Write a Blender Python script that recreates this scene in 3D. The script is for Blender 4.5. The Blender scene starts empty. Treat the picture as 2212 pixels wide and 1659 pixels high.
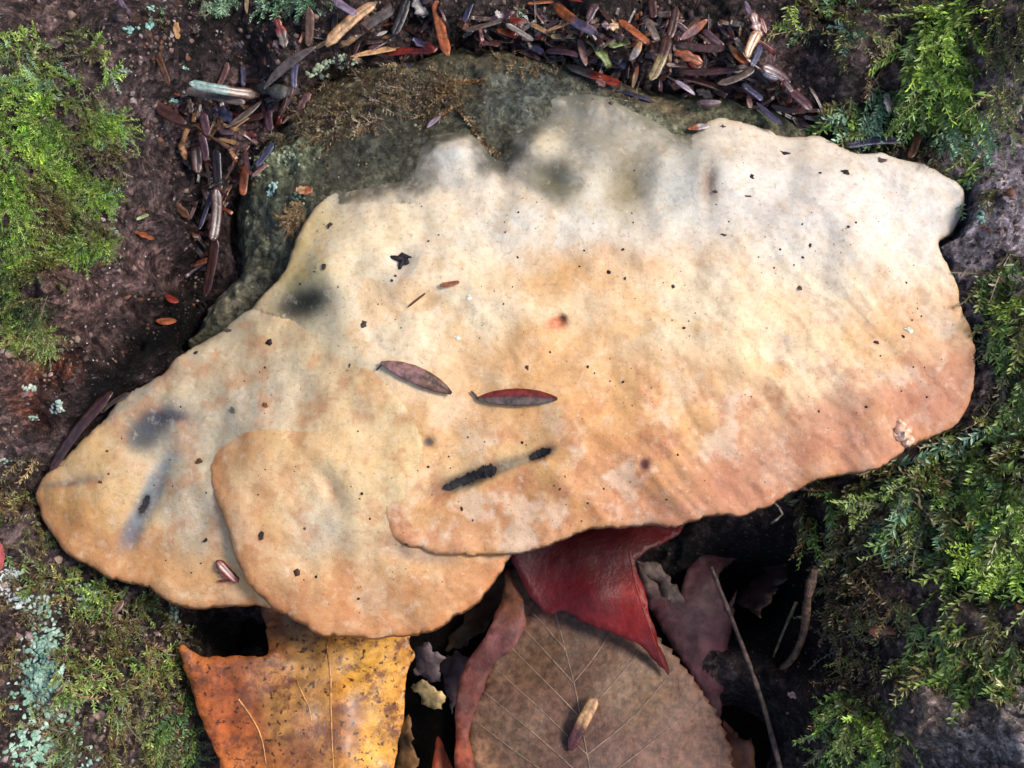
import bpy, math, random
import numpy as np
from mathutils import Vector, Matrix, geometry

random.seed(7); RNG = np.random.default_rng(11)
sc = bpy.context.scene
C = sc.collection

# ------------------------------------------------------------------ camera
TILT = math.radians(14); DIST = 0.21; LENS = 42.0
cam_d = bpy.data.cameras.new('camera'); cam = bpy.data.objects.new('camera', cam_d); C.objects.link(cam)
cam.location = (0, -DIST*math.sin(TILT), DIST*math.cos(TILT)); cam.rotation_euler = (TILT, 0, 0)
cam_d.lens = LENS; cam_d.sensor_width = 36; cam_d.clip_start = 0.005; cam_d.clip_end = 100
cam_d.dof.use_dof = True; cam_d.dof.focus_distance = 0.213; cam_d.dof.aperture_fstop = 30
sc.camera = cam
# ------------------------------------------------------------------ world, sun, exposure
SUN_EL, SUN_AZ = 50, 80      # degrees; azimuth clockwise from +Y
w = bpy.data.worlds.new('World'); sc.world = w; w.use_nodes = True
nt = w.node_tree; sky = nt.nodes.new('ShaderNodeTexSky'); sky.sky_type = 'NISHITA'; sky.sun_disc = False
sky.sun_elevation = math.radians(SUN_EL); sky.sun_rotation = math.radians(SUN_AZ)
sky.air_density = 1.0; sky.dust_density = 2.0; sky.ozone_density = 1.0
nt.links.new(sky.outputs[0], nt.nodes['Background'].inputs[0]); nt.nodes['Background'].inputs[1].default_value = 0.095
sd = bpy.data.lights.new('sun', 'SUN'); sd.energy = 1.5; sd.angle = math.radians(16); sd.color = (1, 0.93, 0.85)
sun = bpy.data.objects.new('sun', sd); C.objects.link(sun)
el, az = math.radians(SUN_EL), math.radians(SUN_AZ)
sdir = Vector((math.sin(az)*math.cos(el), math.cos(az)*math.cos(el), math.sin(el)))
sun.rotation_euler = sdir.to_track_quat('Z', 'Y').to_euler(); sun.location = sdir*3
sc.view_settings.view_transform = 'Standard'; sc.view_settings.look = 'None'
sc.view_settings.gamma = 1; sc.view_settings.use_curve_mapping = False
sc.view_settings.exposure = 1.12
sc.cycles.max_bounces = 6

# ------------------------------------------------------------------ numeric helpers
MM = 0.001
CT, ST = math.cos(TILT), math.sin(TILT)
CAM = np.array([0, -DIST*ST, DIST*CT])
def at(q, z):
    """photo position (2212 x 1659 grid) -> point on the level z"""
    q = np.atleast_2d(np.asarray(q, float)); z = np.broadcast_to(np.asarray(z, float), q.shape[:1])
    lx = (q[:, 0]/2212-.5)*36/LENS; ly = (.5-q[:, 1]/1659)*27/LENS; lz = -np.ones(len(q))
    d = np.stack([lx, ly*CT-lz*ST, ly*ST+lz*CT], 1)
    return CAM+d*((z-CAM[2])/d[:, 2])[:, None]
def proj(p):
    p = np.atleast_2d(p)-CAM
    x = p[:, 0]; y = p[:, 1]*CT+p[:, 2]*ST; z = -p[:, 1]*ST+p[:, 2]*CT
    return np.stack([(x/-z*LENS/36+.5)*2212, (.5-y/-z*LENS/27)*1659], 1)
def _h(ix, iy, s):
    n = (ix.astype(np.int64)*374761393+iy.astype(np.int64)*668265263+s*974634539) & 0xffffffff
    n = ((n ^ (n >> 13))*1274126177) & 0xffffffff
    n = ((n ^ (n >> 15))*2246822519) & 0xffffffff
    return ((n ^ (n >> 16)) & 0xffff)/65535.0*2-1
def noise(x, y, s=0):
    ix, iy = np.floor(x), np.floor(y); fx, fy = x-ix, y-iy
    ux, uy = fx*fx*fx*(fx*(fx*6-15)+10), fy*fy*fy*(fy*(fy*6-15)+10)
    def g(dx, dy):
        a = _h(ix+dx, iy+dy, s)*math.pi
        return np.cos(a)*(fx-dx)+np.sin(a)*(fy-dy)
    a = g(0, 0)*(1-ux)+g(1, 0)*ux; b = g(0, 1)*(1-ux)+g(1, 1)*ux
    return (a*(1-uy)+b*uy)*1.5
def fbm(x, y, wl, octv=4, s=0, ridged=False, gain=.5):
    """x, y in metres, wl in mm"""
    r = 0; a = 1; f = 1/(wl*MM)
    for k in range(octv):
        n = noise(x*f+17.3*k, y*f-9.1*k, s+k*7)
        r = r+a*((1-2*np.abs(n)) if ridged else n); a *= gain; f *= 2.03
    return r
def smooth(a, b, x):
    t = np.clip((x-a)/(b-a), 0, 1); return t*t*(3-2*t)
def lin(c):
    c = np.asarray(c, float)/255
    return np.where(c <= .04045, c/12.92, ((c+.055)/1.055)**2.4)
class TPS:
    """thin plate surface through (photo x, photo y, z in mm)"""
    def __init__(s, ctrl, reg=1e-6):
        ctrl = np.array(ctrl, float); P = at(ctrl[:, :2], ctrl[:, 2]*MM); s.x = P[:, :2]*10; n = len(P)
        A = np.zeros((n+3, n+3)); A[:n, :n] = s.k(s.x, s.x)+np.eye(n)*reg
        A[:n, n] = 1; A[:n, n+1:] = s.x; A[n, :n] = 1; A[n+1:, :n] = s.x.T
        s.w = np.linalg.solve(A, np.r_[ctrl[:, 2]*MM, 0, 0, 0])
    def k(s, a, b):
        d2 = ((a[:, None]-b[None])**2).sum(2); return np.where(d2 > 1e-12, .5*d2*np.log(np.maximum(d2, 1e-12)), 0)
    def __call__(s, xy):
        p = np.asarray(xy)*10; n = len(s.x)
        return s.k(p, s.x)@s.w[:n]+s.w[n]+p@s.w[n+1:]
def catmull(P, step, closed=True):
    P = np.asarray(P, float); n = len(P); out = []
    for i in range(n if closed else n-1):
        g = lambda j: P[j % n] if closed else P[min(max(j, 0), n-1)]
        a, b, c, d = g(i-1), g(i), g(i+1), g(i+2)
        m = max(1, int(np.linalg.norm((c-b)[:2])/step))
        for t in np.arange(m)/m:
            out.append(.5*((2*b)+(c-a)*t+(2*a-5*b+4*c-d)*t*t+(3*b-a-3*c+d)*t**3))
    if not closed: out.append(P[-1])
    return np.array(out)
def poly_dist(p, poly):
    """signed-less distance to a closed polygon, inside flag, nearest vertex index"""
    a = poly; b = np.roll(poly, -1, 0); ab = b-a; L2 = (ab**2).sum(1)+1e-18
    D = np.empty(len(p)); I = np.empty(len(p), int); ins = np.zeros(len(p), bool)
    for s in range(0, len(p), 4000):
        q = p[s:s+4000]; ap = q[:, None]-a[None]
        t = np.clip((ap*ab).sum(2)/L2, 0, 1)
        d2 = ((ap-t[..., None]*ab)**2).sum(2); I[s:s+4000] = d2.argmin(1); D[s:s+4000] = np.sqrt(d2.min(1))
        yi = a[None, :, 1] > q[:, None, 1]; yj = b[None, :, 1] > q[:, None, 1]
        xc = a[None, :, 0]+(q[:, None, 1]-a[None, :, 1])*ab[None, :, 0]/np.where(np.abs(ab[:, 1]) < 1e-15, 1e-15, ab[:, 1])
        ins[s:s+4000] = (((yi != yj) & (q[:, None, 0] < xc)).sum(1) % 2) == 1
    return D, ins, I
def triangulate(outline, step, jit=.25):
    lo, hi = outline.min(0), outline.max(0)
    gx, gy = np.meshgrid(np.arange(lo[0], hi[0], step), np.arange(lo[1], hi[1], step*.87))
    gx[1::2] += step/2
    g = np.stack([gx.ravel(), gy.ravel()], 1); g = g+RNG.uniform(-jit, jit, g.shape)*step
    D, ins, _ = poly_dist(g, outline); g = g[ins & (D > .55*step)]
    pts = np.r_[outline, g]*1000; n = len(outline)
    r = geometry.delaunay_2d_cdt([Vector(p) for p in pts], [(i, (i+1) % n) for i in range(n)], [], 1, 1e-6)
    return np.array([tuple(v) for v in r[0]])/1000, np.array(r[2]), r[3]

# ------------------------------------------------------------------ object helpers
def mesh_obj(name, V, F, mat, parent=None, cols=None, smooth_=True, uniq=None):
    me = bpy.data.meshes.new(name); V = np.asarray(V, float)
    if isinstance(F, np.ndarray):
        k = F.shape[1]; me.vertices.add(len(V)); me.vertices.foreach_set('co', V.ravel())
        me.loops.add(F.size); me.loops.foreach_set('vertex_index', F.ravel().astype(np.int32))
        me.polygons.add(len(F)); me.polygons.foreach_set('loop_start', np.arange(0, F.size, k, dtype=np.int32))
        me.polygons.foreach_set('loop_total', np.full(len(F), k, np.int32)); me.update(calc_edges=True)
    else:
        me.from_pydata([tuple(v) for v in V], [], F)
    if smooth_: me.polygons.foreach_set('use_smooth', np.ones(len(me.polygons), bool))
    if cols is not None:
        at_ = me.color_attributes.new('col', 'FLOAT_COLOR', 'POINT')
        c4 = np.ones((len(V), 4), np.float32); c4[:, :3] = cols; at_.data.foreach_set('color', c4.ravel())
    me.materials.append(mat); me.validate()
    o = bpy.data.objects.new(name, me); C.objects.link(o)
    if parent is not None: o.parent = parent
    return o
def tag(o, label, cat, group=None, kind=None):
    o['label'] = label; o['category'] = cat
    if group: o['group'] = group
    if kind: o['kind'] = kind
    return o
def empty(name, loc=(0, 0, 0)):
    o = bpy.data.objects.new(name, None); o.empty_display_size = .01; o.location = loc; C.objects.link(o); return o
def tube(P, R, n=7):
    P = np.asarray(P, float); R = np.broadcast_to(R, len(P)); V = []; F = []
    for i in range(len(P)):
        t = Vector(P[min(i+1, len(P)-1)]-P[max(i-1, 0)]).normalized(); u = t.orthogonal().normalized()
        u = (Vector((0, 0, 1))-t*t.z).normalized() if abs(t.z) < .95 else u; v = t.cross(u)
        for k in range(n):
            a = 2*math.pi*k/n; V.append(Vector(P[i])+(u*math.cos(a)+v*math.sin(a))*R[i])
    for i in range(len(P)-1):
        for k in range(n): F.append((i*n+k, i*n+(k+1) % n, (i+1)*n+(k+1) % n, (i+1)*n+k))
    F.append(tuple(range(n))[::-1]); F.append(tuple(range((len(P)-1)*n, len(P)*n)))
    return V, F

# ------------------------------------------------------------------ materials
def new_mat(name, rough=.6, spec=.5, coat=0, sss=0):
    m = bpy.data.materials.new(name); m.use_nodes = True; b = m.node_tree.nodes['Principled BSDF']
    b.inputs['Roughness'].default_value = rough; b.inputs['Specular IOR Level'].default_value = spec
    b.inputs['Coat Weight'].default_value = coat; b.inputs['Coat Roughness'].default_value = .2
    if sss:
        b.inputs['Subsurface Weight'].default_value = sss; b.inputs['Subsurface Scale'].default_value = .0006
        b.inputs['Subsurface Radius'].default_value = (1, .55, .3)
    return m
def nd(m, t, **kw):
    n = m.node_tree.nodes.new(t)
    for k, v in kw.items():
        if k in n.inputs.keys(): n.inputs[k].default_value = v
        else: setattr(n, k, v)
    return n
def lk(m, a, b): m.node_tree.links.new(a, b)
def tex(m, scale, detail=5, rough=.6, dist=0, stretch=None):
    tc = nd(m, 'ShaderNodeTexCoord'); v = tc.outputs['Object']
    if stretch:
        mp = nd(m, 'ShaderNodeMapping'); mp.inputs['Scale'].default_value = stretch[:3]
        if len(stretch) > 3: mp.inputs['Rotation'].default_value = (0, 0, stretch[3])
        lk(m, v, mp.inputs[0]); v = mp.outputs[0]
    n = nd(m, 'ShaderNodeTexNoise', Scale=scale, Detail=detail, Roughness=rough, Distortion=dist); lk(m, v, n.inputs['Vector'])
    return n.outputs['Fac']
def cells(m, scale, rnd=1, feature='F1', out='Distance'):
    tc = nd(m, 'ShaderNodeTexCoord'); v = nd(m, 'ShaderNodeTexVoronoi', Scale=scale, Randomness=rnd, feature=feature)
    n = nd(m, 'ShaderNodeTexNoise', Scale=scale*.7, Detail=3); lk(m, tc.outputs['Object'], n.inputs['Vector'])
    ad = nd(m, 'ShaderNodeVectorMath', operation='MULTIPLY_ADD'); lk(m, n.outputs['Color'], ad.inputs[0]); ad.inputs[1].default_value = (1/scale,)*3; lk(m, tc.outputs['Object'], ad.inputs[2])
    lk(m, ad.outputs[0], v.inputs['Vector']); return v.outputs[out]
def bw(m, col):
    n = nd(m, 'ShaderNodeRGBToBW'); lk(m, col, n.inputs[0]); return n.outputs[0]
def madd(m, a, k, b):
    n = nd(m, 'ShaderNodeMath', operation='MULTIPLY_ADD'); lk(m, a, n.inputs[0]); n.inputs[1].default_value = k
    if isinstance(b, (int, float)): n.inputs[2].default_value = b
    else: lk(m, b, n.inputs[2])
    return n.outputs[0]
def ramp(m, fac, stops):
    r = nd(m, 'ShaderNodeValToRGB'); e = r.color_ramp.elements
    while len(e) < len(stops): e.new(.5)
    for i, (p, c) in enumerate(stops):
        e[i].position = p; e[i].color = (*(c if len(c) == 3 else c[:3]), 1)
    lk(m, fac, r.inputs[0]); return r.outputs[0]
def mix(m, fac, a, b, mode='MIX'):
    n = nd(m, 'ShaderNodeMix', data_type='RGBA', blend_type=mode)
    for s, i in ((fac, 0), (a, 6), (b, 7)):
        if isinstance(s, (int, float)): n.inputs[i].default_value = s
        elif isinstance(s, (tuple, list, np.ndarray)): n.inputs[i].default_value = (*s, 1)
        else: lk(m, s, n.inputs[i])
    return n.outputs[2]
def bump(m, fac, strength, dist):
    b = nd(m, 'ShaderNodeBump', Strength=strength, Distance=dist); lk(m, fac, b.inputs['Height'])
    lk(m, b.outputs[0], m.node_tree.nodes['Principled BSDF'].inputs['Normal']); return b
def base(m, col): lk(m, col, m.node_tree.nodes['Principled BSDF'].inputs['Base Color'])
def vcol(m): return nd(m, 'ShaderNodeVertexColor', layer_name='col').outputs[0]
def g3(v): return (v, v, v)

# fungus flesh: stain colours carried by the mesh, fine mottling and pores by noise
M_FUN = new_mat('fungus_flesh', .5, .35, 0, .25)
c = vcol(M_FUN)
c = mix(M_FUN, 1, c, ramp(M_FUN, tex(M_FUN, 900, 6, .7), [(.36, (.88, .82, .76)), (.5, g3(.99)), (.64, g3(1.03))]), 'MULTIPLY')
c = mix(M_FUN, 1, c, ramp(M_FUN, tex(M_FUN, 260, 5, .65, .6), [(.34, (.95, .89, .82)), (.5, g3(1)), (.66, (1.02, 1.03, 1.04))]), 'MULTIPLY')
c = mix(M_FUN, ramp(M_FUN, tex(M_FUN, 1300, 3, .6), [(.63, g3(0)), (.69, g3(.4))]), c, (.24, .13, .07))
c = mix(M_FUN, ramp(M_FUN, tex(M_FUN, 420, 6, .7), [(.56, g3(0)), (.68, g3(.3))]), c, (.86, .74, .58))
base(M_FUN, c); bump(M_FUN, tex(M_FUN, 1000, 8, .75), .5, .0005)
M_OLD = new_mat('old_fungus_crust', .7, .35)
c = vcol(M_OLD)
c = mix(M_OLD, 1, c, ramp(M_OLD, tex(M_OLD, 520, 9, .78), [(.38, g3(.3)), (.5, g3(.95)), (.63, g3(2.0))]), 'MULTIPLY')
c = mix(M_OLD, 1, c, ramp(M_OLD, bw(M_OLD, cells(M_OLD, 900, 1, 'F1', 'Color')), [(.15, g3(.6)), (.5, g3(1)), (.85, g3(1.5))]), 'MULTIPLY')
c = mix(M_OLD, ramp(M_OLD, tex(M_OLD, 210, 6, .7), [(.52, g3(0)), (.66, g3(.65))]), c, (.13, .11, .07))
base(M_OLD, c); bump(M_OLD, madd(M_OLD, tex(M_OLD, 700, 9, .8), 1.6, cells(M_OLD, 800)), .9, .0013)
M_BARK = new_mat('bark', .62, .22)
c = vcol(M_BARK)
c = mix(M_BARK, 1, c, ramp(M_BARK, tex(M_BARK, 300, 10, .8), [(.37, g3(.14)), (.5, g3(.9)), (.63, g3(2.3))]), 'MULTIPLY')
c = mix(M_BARK, 1, c, ramp(M_BARK, bw(M_BARK, cells(M_BARK, 750, 1, 'F1', 'Color')), [(.15, g3(.5)), (.5, g3(1)), (.85, (1.75, 1.65, 1.6))]), 'MULTIPLY')
c = mix(M_BARK, 1, c, ramp(M_BARK, bw(M_BARK, cells(M_BARK, 2200, 1, 'F1', 'Color')), [(.15, g3(.7)), (.5, g3(1)), (.9, g3(1.5))]), 'MULTIPLY')
c = mix(M_BARK, ramp(M_BARK, tex(M_BARK, 1500, 4, .6), [(.64, g3(0)), (.69, g3(.8))]), c, (.34, .33, .28))
base(M_BARK, c); bump(M_BARK, madd(M_BARK, tex(M_BARK, 600, 10, .8), 1.8, cells(M_BARK, 750)), 1.0, .0020)
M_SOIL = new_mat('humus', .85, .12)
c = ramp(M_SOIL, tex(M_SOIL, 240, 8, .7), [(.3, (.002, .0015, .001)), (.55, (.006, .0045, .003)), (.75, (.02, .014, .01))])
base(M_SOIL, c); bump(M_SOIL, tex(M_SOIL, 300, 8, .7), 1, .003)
def vmat(name, rough, spec, coat=0, mott=(500, .55, 1.35), bmp=None, sss=0):
    m = new_mat(name, rough, spec, coat, sss)
    c = mix(m, 1, vcol(m), ramp(m, tex(m, mott[0], 5, .65), [(.37, g3(mott[1])), (.5, g3(1)), (.64, g3(mott[2]))]), 'MULTIPLY')
    base(m, c)
    if bmp: bump(m, tex(m, bmp[0], 5, .65), bmp[1], bmp[2])
    return m
M_MOSS = vmat('moss_leaf', .4, .6, 0, (500, .7, 1.3))
b = M_MOSS.node_tree.nodes['Principled BSDF']; b.inputs['Subsurface Weight'].default_value = 0
b.inputs['Transmission Weight'].default_value = 0
M_LICH = vmat('lichen_crust', .85, .2, 0, (900, .75, 1.15), (1500, .8, .0005))
M_NEED = vmat('needle_skin', .36, .55, .42, (700, .5, 1.5), (700, .6, .0004))
M_DRY = vmat('dry_scrap', .65, .35, 0, (600, .55, 1.4), (900, .6, .0004))
M_TWIG = vmat('twig_bark', .7, .35, 0, (700, .4, 1.6), (900, .9, .0007))

# ------------------------------------------------------------------ the tree: bark relief of the root flares, trunk
BARK = [(-40,100,14),(-40,400,14),(100,200,11),(200,100,10),(250,350,4),(200,500,6),(100,600,10),(280,590,0),(340,480,-4),(-40,800,4),
 (100,800,1),(200,750,-4),(255,660,-2),(190,745,-4),(110,830,-5),(30,930,-8),(-40,950,-6),(60,1050,-24),
 (400,300,-13),(430,500,-26),(455,620,-32),(385,725,-33),(315,800,-32),(215,885,-30),(130,965,-28),(425,670,-33),(400,400,-16),
 (300,60,8),(420,100,-2),(400,200,-8),(480,250,-15),(550,180,-11),(600,80,0),(700,0,6),(700,90,-3),(850,80,-5),(1000,60,-4),(1000,0,4),
 (1200,50,-3),(1400,80,-4),(1300,0,4),(1550,120,-5),(1600,30,4),(1700,180,-7),(1650,100,0),(1760,250,-9),
 (1850,100,8),(1850,250,-6),(1900,300,-12),(1980,320,-12),(2060,360,-10),(2000,150,4),(2150,200,8),(2250,0,18),(2120,350,-5),(2150,500,0),(2250,700,1),(2120,600,-9),
 (2150,800,-8),(2130,950,-12),(2000,1000,-16),(1900,1080,-18),(1800,1120,-23),(1720,1150,-34),(2250,1000,-4),(2250,1300,-6),(2050,1300,-12),
 (1900,1300,-18),(1800,1350,-27),(1720,1400,-46),(1850,1550,-24),(2000,1500,-14),(2250,1600,-8),(1750,1650,-44),(1790,1480,-32),
 (1600,1300,-68),(1600,1600,-70),(1300,1400,-72),(1000,1500,-72),(700,1400,-72),(500,1400,-64),(1300,1100,-50),(900,1100,-50),(600,1600,-72),
 (1000,800,-25),(1500,700,-22),(1800,700,-20),(1300,400,-14),(700,600,-28),(500,900,-34),(300,1000,-36),(300,1150,-36),(500,1150,-46),
 (-40,1150,-18),(100,1250,-23),(200,1300,-26),(-40,1400,-16),(100,1450,-17),(200,1500,-20),(300,1400,-26),(370,1400,-34),(360,1600,-36),
 (430,1659,-54),(200,1650,-22),(-40,1650,-16),]
BARK_W = [(-.15,.03,-.02),(-.15,-.08,-.06),(.15,.03,-.02),(.15,-.08,-.06),(-.08,.11,.03),(0,.11,.03),(.08,.11,.03),(-.09,.16,.09),(0,.15,.1),(.09,.16,.09),
 (0,-.16,-.09),(-.09,-.16,-.07),(.09,-.16,-.06),(-.2,.15,-.04),(.2,.15,-.04),(-.25,0,-.09),(.25,0,-.09),(-.15,-.2,-.09),(.15,-.2,-.09)]
bc = np.array(BARK, float); bP = np.r_[at(bc[:, :2], bc[:, 2]*MM), np.array(BARK_W)]
def bark_macro(x, y):
    w_ = 0; z_ = 0
    for p in bP:
        zz = p[2]
        k = 1/((x-p[0])**2+(y-p[1])**2+(5*MM)**2)**2; w_ = w_+k; z_ = z_+k*zz
    return z_/w_
def axis(a0, a1, f0, f1, fine, grow=1.12):
    xs = list(np.arange(f0, f1, fine)); s = fine
    while xs[-1] < a1: s *= grow; xs.append(xs[-1]+s)
    s = fine
    while xs[0] > a0: s *= grow; xs.insert(0, xs[0]-s)
    return np.array(xs)
BX = axis(-.26, .26, -.102, .102, .00048); BY = axis(-.26, .19, -.092, .082, .00048)
GX, GY = np.meshgrid(BX, BY)
BZ = bark_macro(GX, GY)
wx = GX+fbm(GX, GY, 14, 3, 5)*.003; wy = GY+fbm(GX, GY, 14, 3, 6)*.003
rel = fbm(wx, wy, 13, 4, 1)*2.2+np.minimum(fbm(wx, wy*.8, 7, 4, 2, True), .9)*1.5+fbm(wx, wy, 2.1, 3, 3)*.55
BZ = BZ+rel*MM
for x_, y_, a_, sx_, sy_ in [(300,585,5,70,34),(330,420,4,40,70),(230,330,3,70,60),(110,820,3.5,50,40),(170,700,3,60,40),(60,700,4,80,60),(330,120,4,60,60),(2150,430,4,60,90),(2160,1340,5,90,30),(2050,1560,4,80,50),(2190,1580,4,60,50),(1900,100,3,80,40),(100,1440,3,70,60)]:
    p_ = at([(x_, y_)], -.002)[0]; BZ = BZ+a_*MM*np.exp(-.5*(((GX-p_[0])/(sx_*8.1e-5))**2+((GY-p_[1])/(sy_*8.1e-5))**2)**1.4)
def bilin(G, x, y):
    i = np.clip(np.searchsorted(BX, x)-1, 0, len(BX)-2); j = np.clip(np.searchsorted(BY, y)-1, 0, len(BY)-2)
    tx = np.clip((x-BX[i])/(BX[i+1]-BX[i]), 0, 1); ty = np.clip((y-BY[j])/(BY[j+1]-BY[j]), 0, 1)
    return (G[j, i]*(1-tx)+G[j, i+1]*tx)*(1-ty)+(G[j+1, i]*(1-tx)+G[j+1, i+1]*tx)*ty
ny, nx = GX.shape
idx = np.arange(nx*ny).reshape(ny, nx)
BF = np.stack([idx[:-1, :-1], idx[:-1, 1:], idx[1:, 1:], idx[1:, :-1]], -1).reshape(-1, 4)
BV = np.stack([GX, GY, BZ], -1).reshape(-1, 3)
def blend_cols(q, base_c, blobs, warp=0, seed=0, xy=None):
    """stains and painted shade, each with its own place: (x, y, sx, sy, colour, weight[, angle])"""
    c = np.tile(lin(base_c), (len(q), 1)); qx, qy = q[:, 0].copy(), q[:, 1].copy()
    if warp:
        qx = qx+fbm(xy[:, 0], xy[:, 1], 9, 4, seed)*warp; qy = qy+fbm(xy[:, 0], xy[:, 1], 9, 4, seed+50)*warp
    for bl in blobs:
        x, y, sx, sy, col, wt = bl[:6]; a = math.radians(bl[6]) if len(bl) > 6 else 0
        wk = min(1, max(0, (min(sx, sy)-12)/30)) if warp else 0
        dx, dy = q[:, 0]+(qx-q[:, 0])*wk-x, q[:, 1]+(qy-q[:, 1])*wk-y; u = dx*math.cos(a)+dy*math.sin(a); v = -dx*math.sin(a)+dy*math.cos(a)
        k = wt*np.exp(-.5*((u/sx)**2+(v/sy)**2)**1.3); c = c*(1-k[:, None])+lin(col)*k[:, None]
    return c
bq = proj(BV)
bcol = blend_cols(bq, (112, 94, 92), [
 (120,700,160,120,(128,98,92),.7),(300,585,70,34,(176,142,136),.9),(330,420,50,70,(134,112,110),.7),(60,700,90,60,(140,110,102),.7),(310,250,60,60,(120,104,104),.6), (2150,450,150,230,(168,158,168),.9),(2200,1560,160,110,(176,166,164),.9),(2050,1560,120,60,(140,120,108),.7),(2130,1330,130,40,(140,122,114),.8),(2050,1390,170,60,(108,92,84),.8),
 (300,590,80,40,(134,106,104),.9),(170,620,160,90,(100,80,76),.6),(320,350,70,120,(92,78,78),.6),(1900,60,120,50,(120,104,100),.7),
 (120,800,50,22,(150,82,52),.9),(70,870,45,40,(140,80,56),.8),(150,785,22,20,(170,90,50),.9),(330,730,80,60,(6,5,6),.98,-45),(235,830,130,52,(6,5,6),.98,-40),(410,690,60,70,(10,9,10),.95),(440,560,36,90,(14,12,13),.9),(180,760,80,40,(60,48,48),.6,-40),  # near-black blobs along the crevice paint its shade into the bark colour
 (500,60,220,60,(44,38,40),.8),(420,130,60,80,(40,34,38),.7),(430,480,60,150,(30,25,28),.8),(1850,200,60,60,(40,38,42),.7),
 (1690,1350,120,240,(14,12,11),.97),(1500,1250,260,140,(12,10,10),.97),(480,1360,90,60,(12,11,10),.95),(1850,1300,60,150,(62,48,38),.7),(250,1450,140,160,(58,56,48),.7),(40,1450,60,160,(64,54,50),.7),  # blackest blobs here are the hollow's shade, painted on the bark
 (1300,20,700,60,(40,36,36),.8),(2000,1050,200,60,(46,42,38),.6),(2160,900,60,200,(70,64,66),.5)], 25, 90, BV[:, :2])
tree = empty('tree', (0, .1, -.055))
tag(tree, 'mossy purple-brown tree base whose root flares and trunk surround the pale fungus', 'tree')
def child(o, root):
    o.parent = root; o.matrix_parent_inverse = Matrix.Translation(-root.location); return o
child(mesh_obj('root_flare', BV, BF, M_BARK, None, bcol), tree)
tv = []; tf = []; na, nz = 120, 60
for j in range(nz+1):
    zz = -.06+1.3*j/nz
    for i in range(na):
        a = 2*math.pi*i/na; r = (.235+.06*math.exp(-max(zz, 0)/.15))*(1+.03*math.sin(5*a)+.012*math.sin(23*a+zz*9)+.008*math.sin(41*a-zz*15))
        tv.append((r*math.cos(a), .455+r*math.sin(a), zz))
for j in range(nz):
    for i in range(na): tf.append((j*na+i, j*na+(i+1) % na, (j+1)*na+(i+1) % na, (j+1)*na+i))
tf.append(tuple(range(nz*na, nz*na+na)))
child(mesh_obj('trunk', tv, tf, M_BARK, None, np.tile(lin((70, 60, 58)), (len(tv), 1))), tree)

# ------------------------------------------------------------------ the ground
gx = axis(-6, 6, -.15, .15, .003, 1.25); gy = axis(-6, 6, -.15, .1, .003, 1.25)
X, Y = np.meshgrid(gx, gy); Zg = -.056+fbm(X, Y, 40, 4, 21)*.005+fbm(X, Y, 6, 3, 22)*.0015
i2 = np.arange(X.size).reshape(X.shape)
gr = mesh_obj('ground', np.stack([X, Y, Zg], -1).reshape(-1, 3), np.stack([i2[:-1, :-1], i2[:-1, 1:], i2[1:, 1:], i2[1:, :-1]], -1).reshape(-1, 4), M_SOIL)
tag(gr, 'dark damp humus in the hollow below the fungus', 'ground', None, 'structure')

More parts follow.
